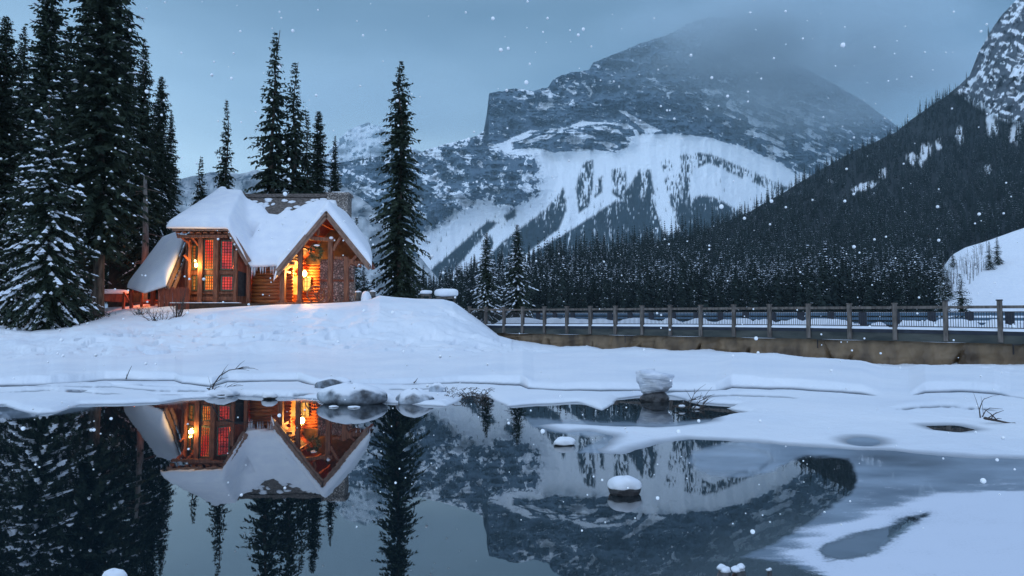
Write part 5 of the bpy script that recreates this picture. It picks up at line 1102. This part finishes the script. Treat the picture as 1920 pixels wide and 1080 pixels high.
# branches
def branch(label, pts, Y0, rad=.02, twigs=0, seed=0, snowy=False, z0=None):
    """pts: photo columns/rows of the branch; Y0 its distance"""
    r = random.Random(seed); P3 = [V(a, b, Y0 + i * .06) for i, (a, b) in enumerate(pts)]
    e = empty('branch', P3[0]); tag(e, label, 'branch'); mb = MB(); mb.tube(P3, [rad * (1 - .7 * i / (len(P3) - 1)) for i in range(len(P3))], 5)
    for k in range(twigs):
        i = r.randrange(0, len(P3) - 1); q = P3[i].lerp(P3[i + 1], r.random()); d = (P3[i + 1] - P3[i]).normalized(); d = (d + Vector((r.gauss(0, .6), r.gauss(0, .5), r.uniform(-.3, .8)))).normalized(); l = r.uniform(.12, .4)
        mb.tube([q, q + d * l * .5 + Vector((0, 0, .02)), q + d * l], [rad * .45, rad * .3, rad * .12], 4)
    mb.build('wood', M_twig, e)
    if snowy:
        mb = MB()
        for i in range(len(P3) - 1):
            q = P3[i].lerp(P3[i + 1], .5); mb.blob(q + Vector((0, 0, rad)), (.09, .07, .035), seed=i, n=8, k=5)
        mb.build('snow', M_snow, e, True)
    return e
def dist(px, py): return float(ground_at(px, py)[1])
d0 = float(Wz(420, 742, .02)[1])
branch('long bare branch arching out of the snow mound left of the boulders', [(396, 742), (400, 722), (412, 705), (430, 694), (450, 691), (466, 690)], d0, .022, 9, 1)
branch('short branch crossing beneath the long arching one', [(388, 728), (405, 736), (430, 724), (456, 723)], d0 + .3, .016, 6, 2)
branch('steep twig standing in the mound beside the arching branch', [(388, 740), (396, 722), (418, 708)], d0 + .2, .014, 4, 3)
rock('snow_mound', 386, 436, 744, 13, 'snow mound gathered round the arching branch', 31, cap=.85, rough=.3, cat='snow mound')
branch('thin twig standing in the shore snow at the left', [(236, 711), (241, 698), (247, 686)], dist(236, 711), .018, 1, 4)
branch('short twig poking from the ledge behind the boulders', [(776, 718), (780, 714), (783, 709)], dist(776, 719), .02, 0, 5)
for i, (pts, lb) in enumerate((([(1262, 764), (1282, 755), (1300, 750), (1318, 746)], 'low curved branch on the ice right of the snow topped rock'), ([(1290, 768), (1296, 752), (1302, 737)], 'upright twig on the ice right of the snow topped rock'), ([(1300, 766), (1312, 752), (1332, 744)], 'slanting twig at the right of the driftwood tangle'), ([(1306, 768), (1318, 764), (1318, 756), (1328, 748)], 'crooked twig at the right end of the driftwood tangle'), ([(1264, 762), (1292, 763), (1316, 768)], 'snowy flat stick lying in the dark channel'))):
    branch(lb, pts, float(Wz(1290, 768, 0)[1]), .014, 5, 10 + i, snowy=i == 4)
branch('bent twig rising from the ice at the right edge', [(1838, 783), (1836, 768), (1842, 752), (1846, 747)], float(Wz(1838, 784, .05)[1]), .014, 2, 20)
branch('small forked twig beside the bent one at the right edge', [(1841, 783), (1848, 770), (1856, 765), (1880, 767)], float(Wz(1838, 784, .05)[1]) + .1, .012, 1, 21)
branch('long dark stick lying on the snow at the right edge', [(1846, 784), (1866, 788), (1890, 793), (1925, 797)], float(Wz(1880, 794, .05)[1]), .030, 8, 22)
# tangle of thin brush at the shore right of the boulders
r = random.Random(6); mb = MB()
for k in range(90):
    px = r.uniform(835, 918); py = 742 + (px - 812) * .02 + r.uniform(-10, 8); c = Wz(px, py, .02); p = Vector((float(c[0]), float(c[1]), .02)); a = r.uniform(0, 6.28); l = r.uniform(.12, .34)
    q = p + Vector((math.cos(a) * l, math.sin(a) * l * .5, r.uniform(.02, .12))); mb.tube([p, (p + q) / 2 + Vector((0, 0, r.uniform(.02, .1))), q], [.012, .008, .003], 3)
tag(mb.build('brush', M_twig), 'tangle of thin dark brush at the shore right of the boulders', kind='stuff')
# bare bushes by the lodge and along the left bank
def bush(px, py, w_px, h_px, label, seed, n=26):
    x, Y, z = ground_at(px, py); m_ = Y / F; r = random.Random(seed); e = empty('bare_bush', (x, Y, z)); tag(e, label, 'bush'); mb = MB()
    for k in range(n):
        p = Vector((x + r.gauss(0, w_px * .12) * m_, Y + r.gauss(0, .2), z - .08)); l = h_px * m_ * r.uniform(.4, 1); dx = r.gauss(0, w_px * .28) * m_
        q = p + Vector((dx, r.gauss(0, .3), l)); mid = (p + q) / 2 + Vector((dx * .15, 0, l * .08)); mb.tube([p, mid, q], [.018, .012, .003], 3)
        for j in range(3):
            s = mid.lerp(q, r.random()); mb.tube([s, s + Vector((r.gauss(0, .16), r.gauss(0, .1), r.uniform(.05, .25)))], [.008, .003], 3)
    mb.build('stems', M_twig, e)
bush(296, 600, 60, 24, 'low bare bush on the bank below the board fence', 1); bush(334, 594, 26, 36, 'bare bush in front of the board fence', 2); bush(262, 590, 40, 16, 'sparse bare bush below the deck railing', 3)
bush(30, 612, 60, 22, 'bare grey bush at the foot of the wood, left edge', 4, 40); bush(150, 606, 70, 24, 'bare grey bush right of the snow laden spruce foot', 5, 50); bush(185, 596, 40, 22, 'bare grey bush by the bare lower trunk', 6, 34)
bush(338, 588, 16, 60, 'tall thin sapling stems before the board fence', 7, 10)
# ------------------------------------------------------------------ falling snow
r = np.random.default_rng(21); mb = MB(); n_ = 900
Ys = r.uniform(2.2, 13, n_) ; px = r.uniform(-200, 2120, n_); py = r.uniform(-60, 1010, n_); pts = P(px, py, Ys)
for p_, Y in zip(pts, Ys):
    if p_[2] < .15: continue
    s_ = float(r.choice([.005, .0075, .011, .0155], p=[.50, .32, .15, .03])) * (.5 + Y / 10)
    mb.blob(p_, (s_, s_, s_), n=7, k=5, rough=0)
M_flake, _t, _b, _o = newmat('falling_snowflake'); _b.inputs['Base Color'].default_value = (.95, .96, .98, 1); _b.inputs['Roughness'].default_value = .9
_b.inputs['Subsurface Weight'].default_value = 0
tag(mb.build('falling_snow', M_flake, None, True), 'snowflakes drifting through the air', kind='stuff')
# ------------------------------------------------------------------ cloud wrapped round the summit
def cloud(px, py, Y, r, dens, label, seed):
    c = V(px, py, Y); mb = MB(); mb.blob((0, 0, 0), (1, 1, 1), rough=0, n=20, k=12); m = bpy.data.materials.new('cloud_vapour'); m.use_nodes = True; n = m.node_tree.nodes; l = m.node_tree.links; n.clear()
    o = n.new('ShaderNodeOutputMaterial'); v = n.new('ShaderNodeVolumePrincipled'); v.inputs['Color'].default_value = (.80, .93, 1, 1); tc = n.new('ShaderNodeTexCoord')
    ln = n.new('ShaderNodeVectorMath'); ln.operation = 'LENGTH'; l.new(tc.outputs['Object'], ln.inputs[0])
    nz = n.new('ShaderNodeTexNoise'); nz.inputs['Scale'].default_value = 2.2; nz.inputs['Detail'].default_value = 4; mp = n.new('ShaderNodeMapping'); mp.inputs['Location'].default_value = (seed, 0, 0); l.new(tc.outputs['Object'], mp.inputs[0]); l.new(mp.outputs[0], nz.inputs['Vector'])
    mr = n.new('ShaderNodeMapRange'); mr.interpolation_type = 'SMOOTHSTEP'; l.new(ln.outputs['Value'], mr.inputs[0]); mr.inputs[1].default_value = 1.0; mr.inputs[2].default_value = .15; mr.inputs[3].default_value = 0; mr.inputs[4].default_value = 1
    m2 = n.new('ShaderNodeMapRange'); l.new(nz.outputs[0], m2.inputs[0]); m2.inputs[1].default_value = .34; m2.inputs[2].default_value = .64
    mu = n.new('ShaderNodeMath'); mu.operation = 'MULTIPLY'; l.new(mr.outputs[0], mu.inputs[0]); l.new(m2.outputs[0], mu.inputs[1]); mm = n.new('ShaderNodeMath'); mm.operation = 'MULTIPLY'; l.new(mu.outputs[0], mm.inputs[0]); mm.inputs[1].default_value = dens
    l.new(mm.outputs[0], v.inputs['Density']); l.new(v.outputs[0], o.inputs['Volume'])
    ob = mb.build('cloud', m, None, True); ob.location = c; ob.scale = r; tag(ob, label, kind='stuff')
cloud(1520, 95, 2850, (1080, 420, 450), 1.0e-2, 'grey cloud wrapping the right shoulder and summit of the mountain', 1.7)
cloud(700, 200, 3500, (900, 350, 360), 2.5e-3, 'pale cloud drifting over the far snow peak', 4.2)
# ------------------------------------------------------------------ air
mb = MB(); mb.box((0, 2350, 850), (8000, 5600, 1708)); hz = mb.build('haze', [bpy.data.materials.new('haze_air')]); tag(hz, 'bluish winter air', kind='stuff')
hm = hz.data.materials[0]; hm.use_nodes = True; hn = hm.node_tree.nodes; hn.clear(); ho = hn.new('ShaderNodeOutputMaterial'); hv = hn.new('ShaderNodeVolumePrincipled')
hv.inputs['Color'].default_value = (.60, .86, 1, 1); hv.inputs['Density'].default_value = HAZE; hv.inputs['Anisotropy'].default_value = .0; hm.node_tree.links.new(hv.outputs[0], ho.inputs['Volume'])
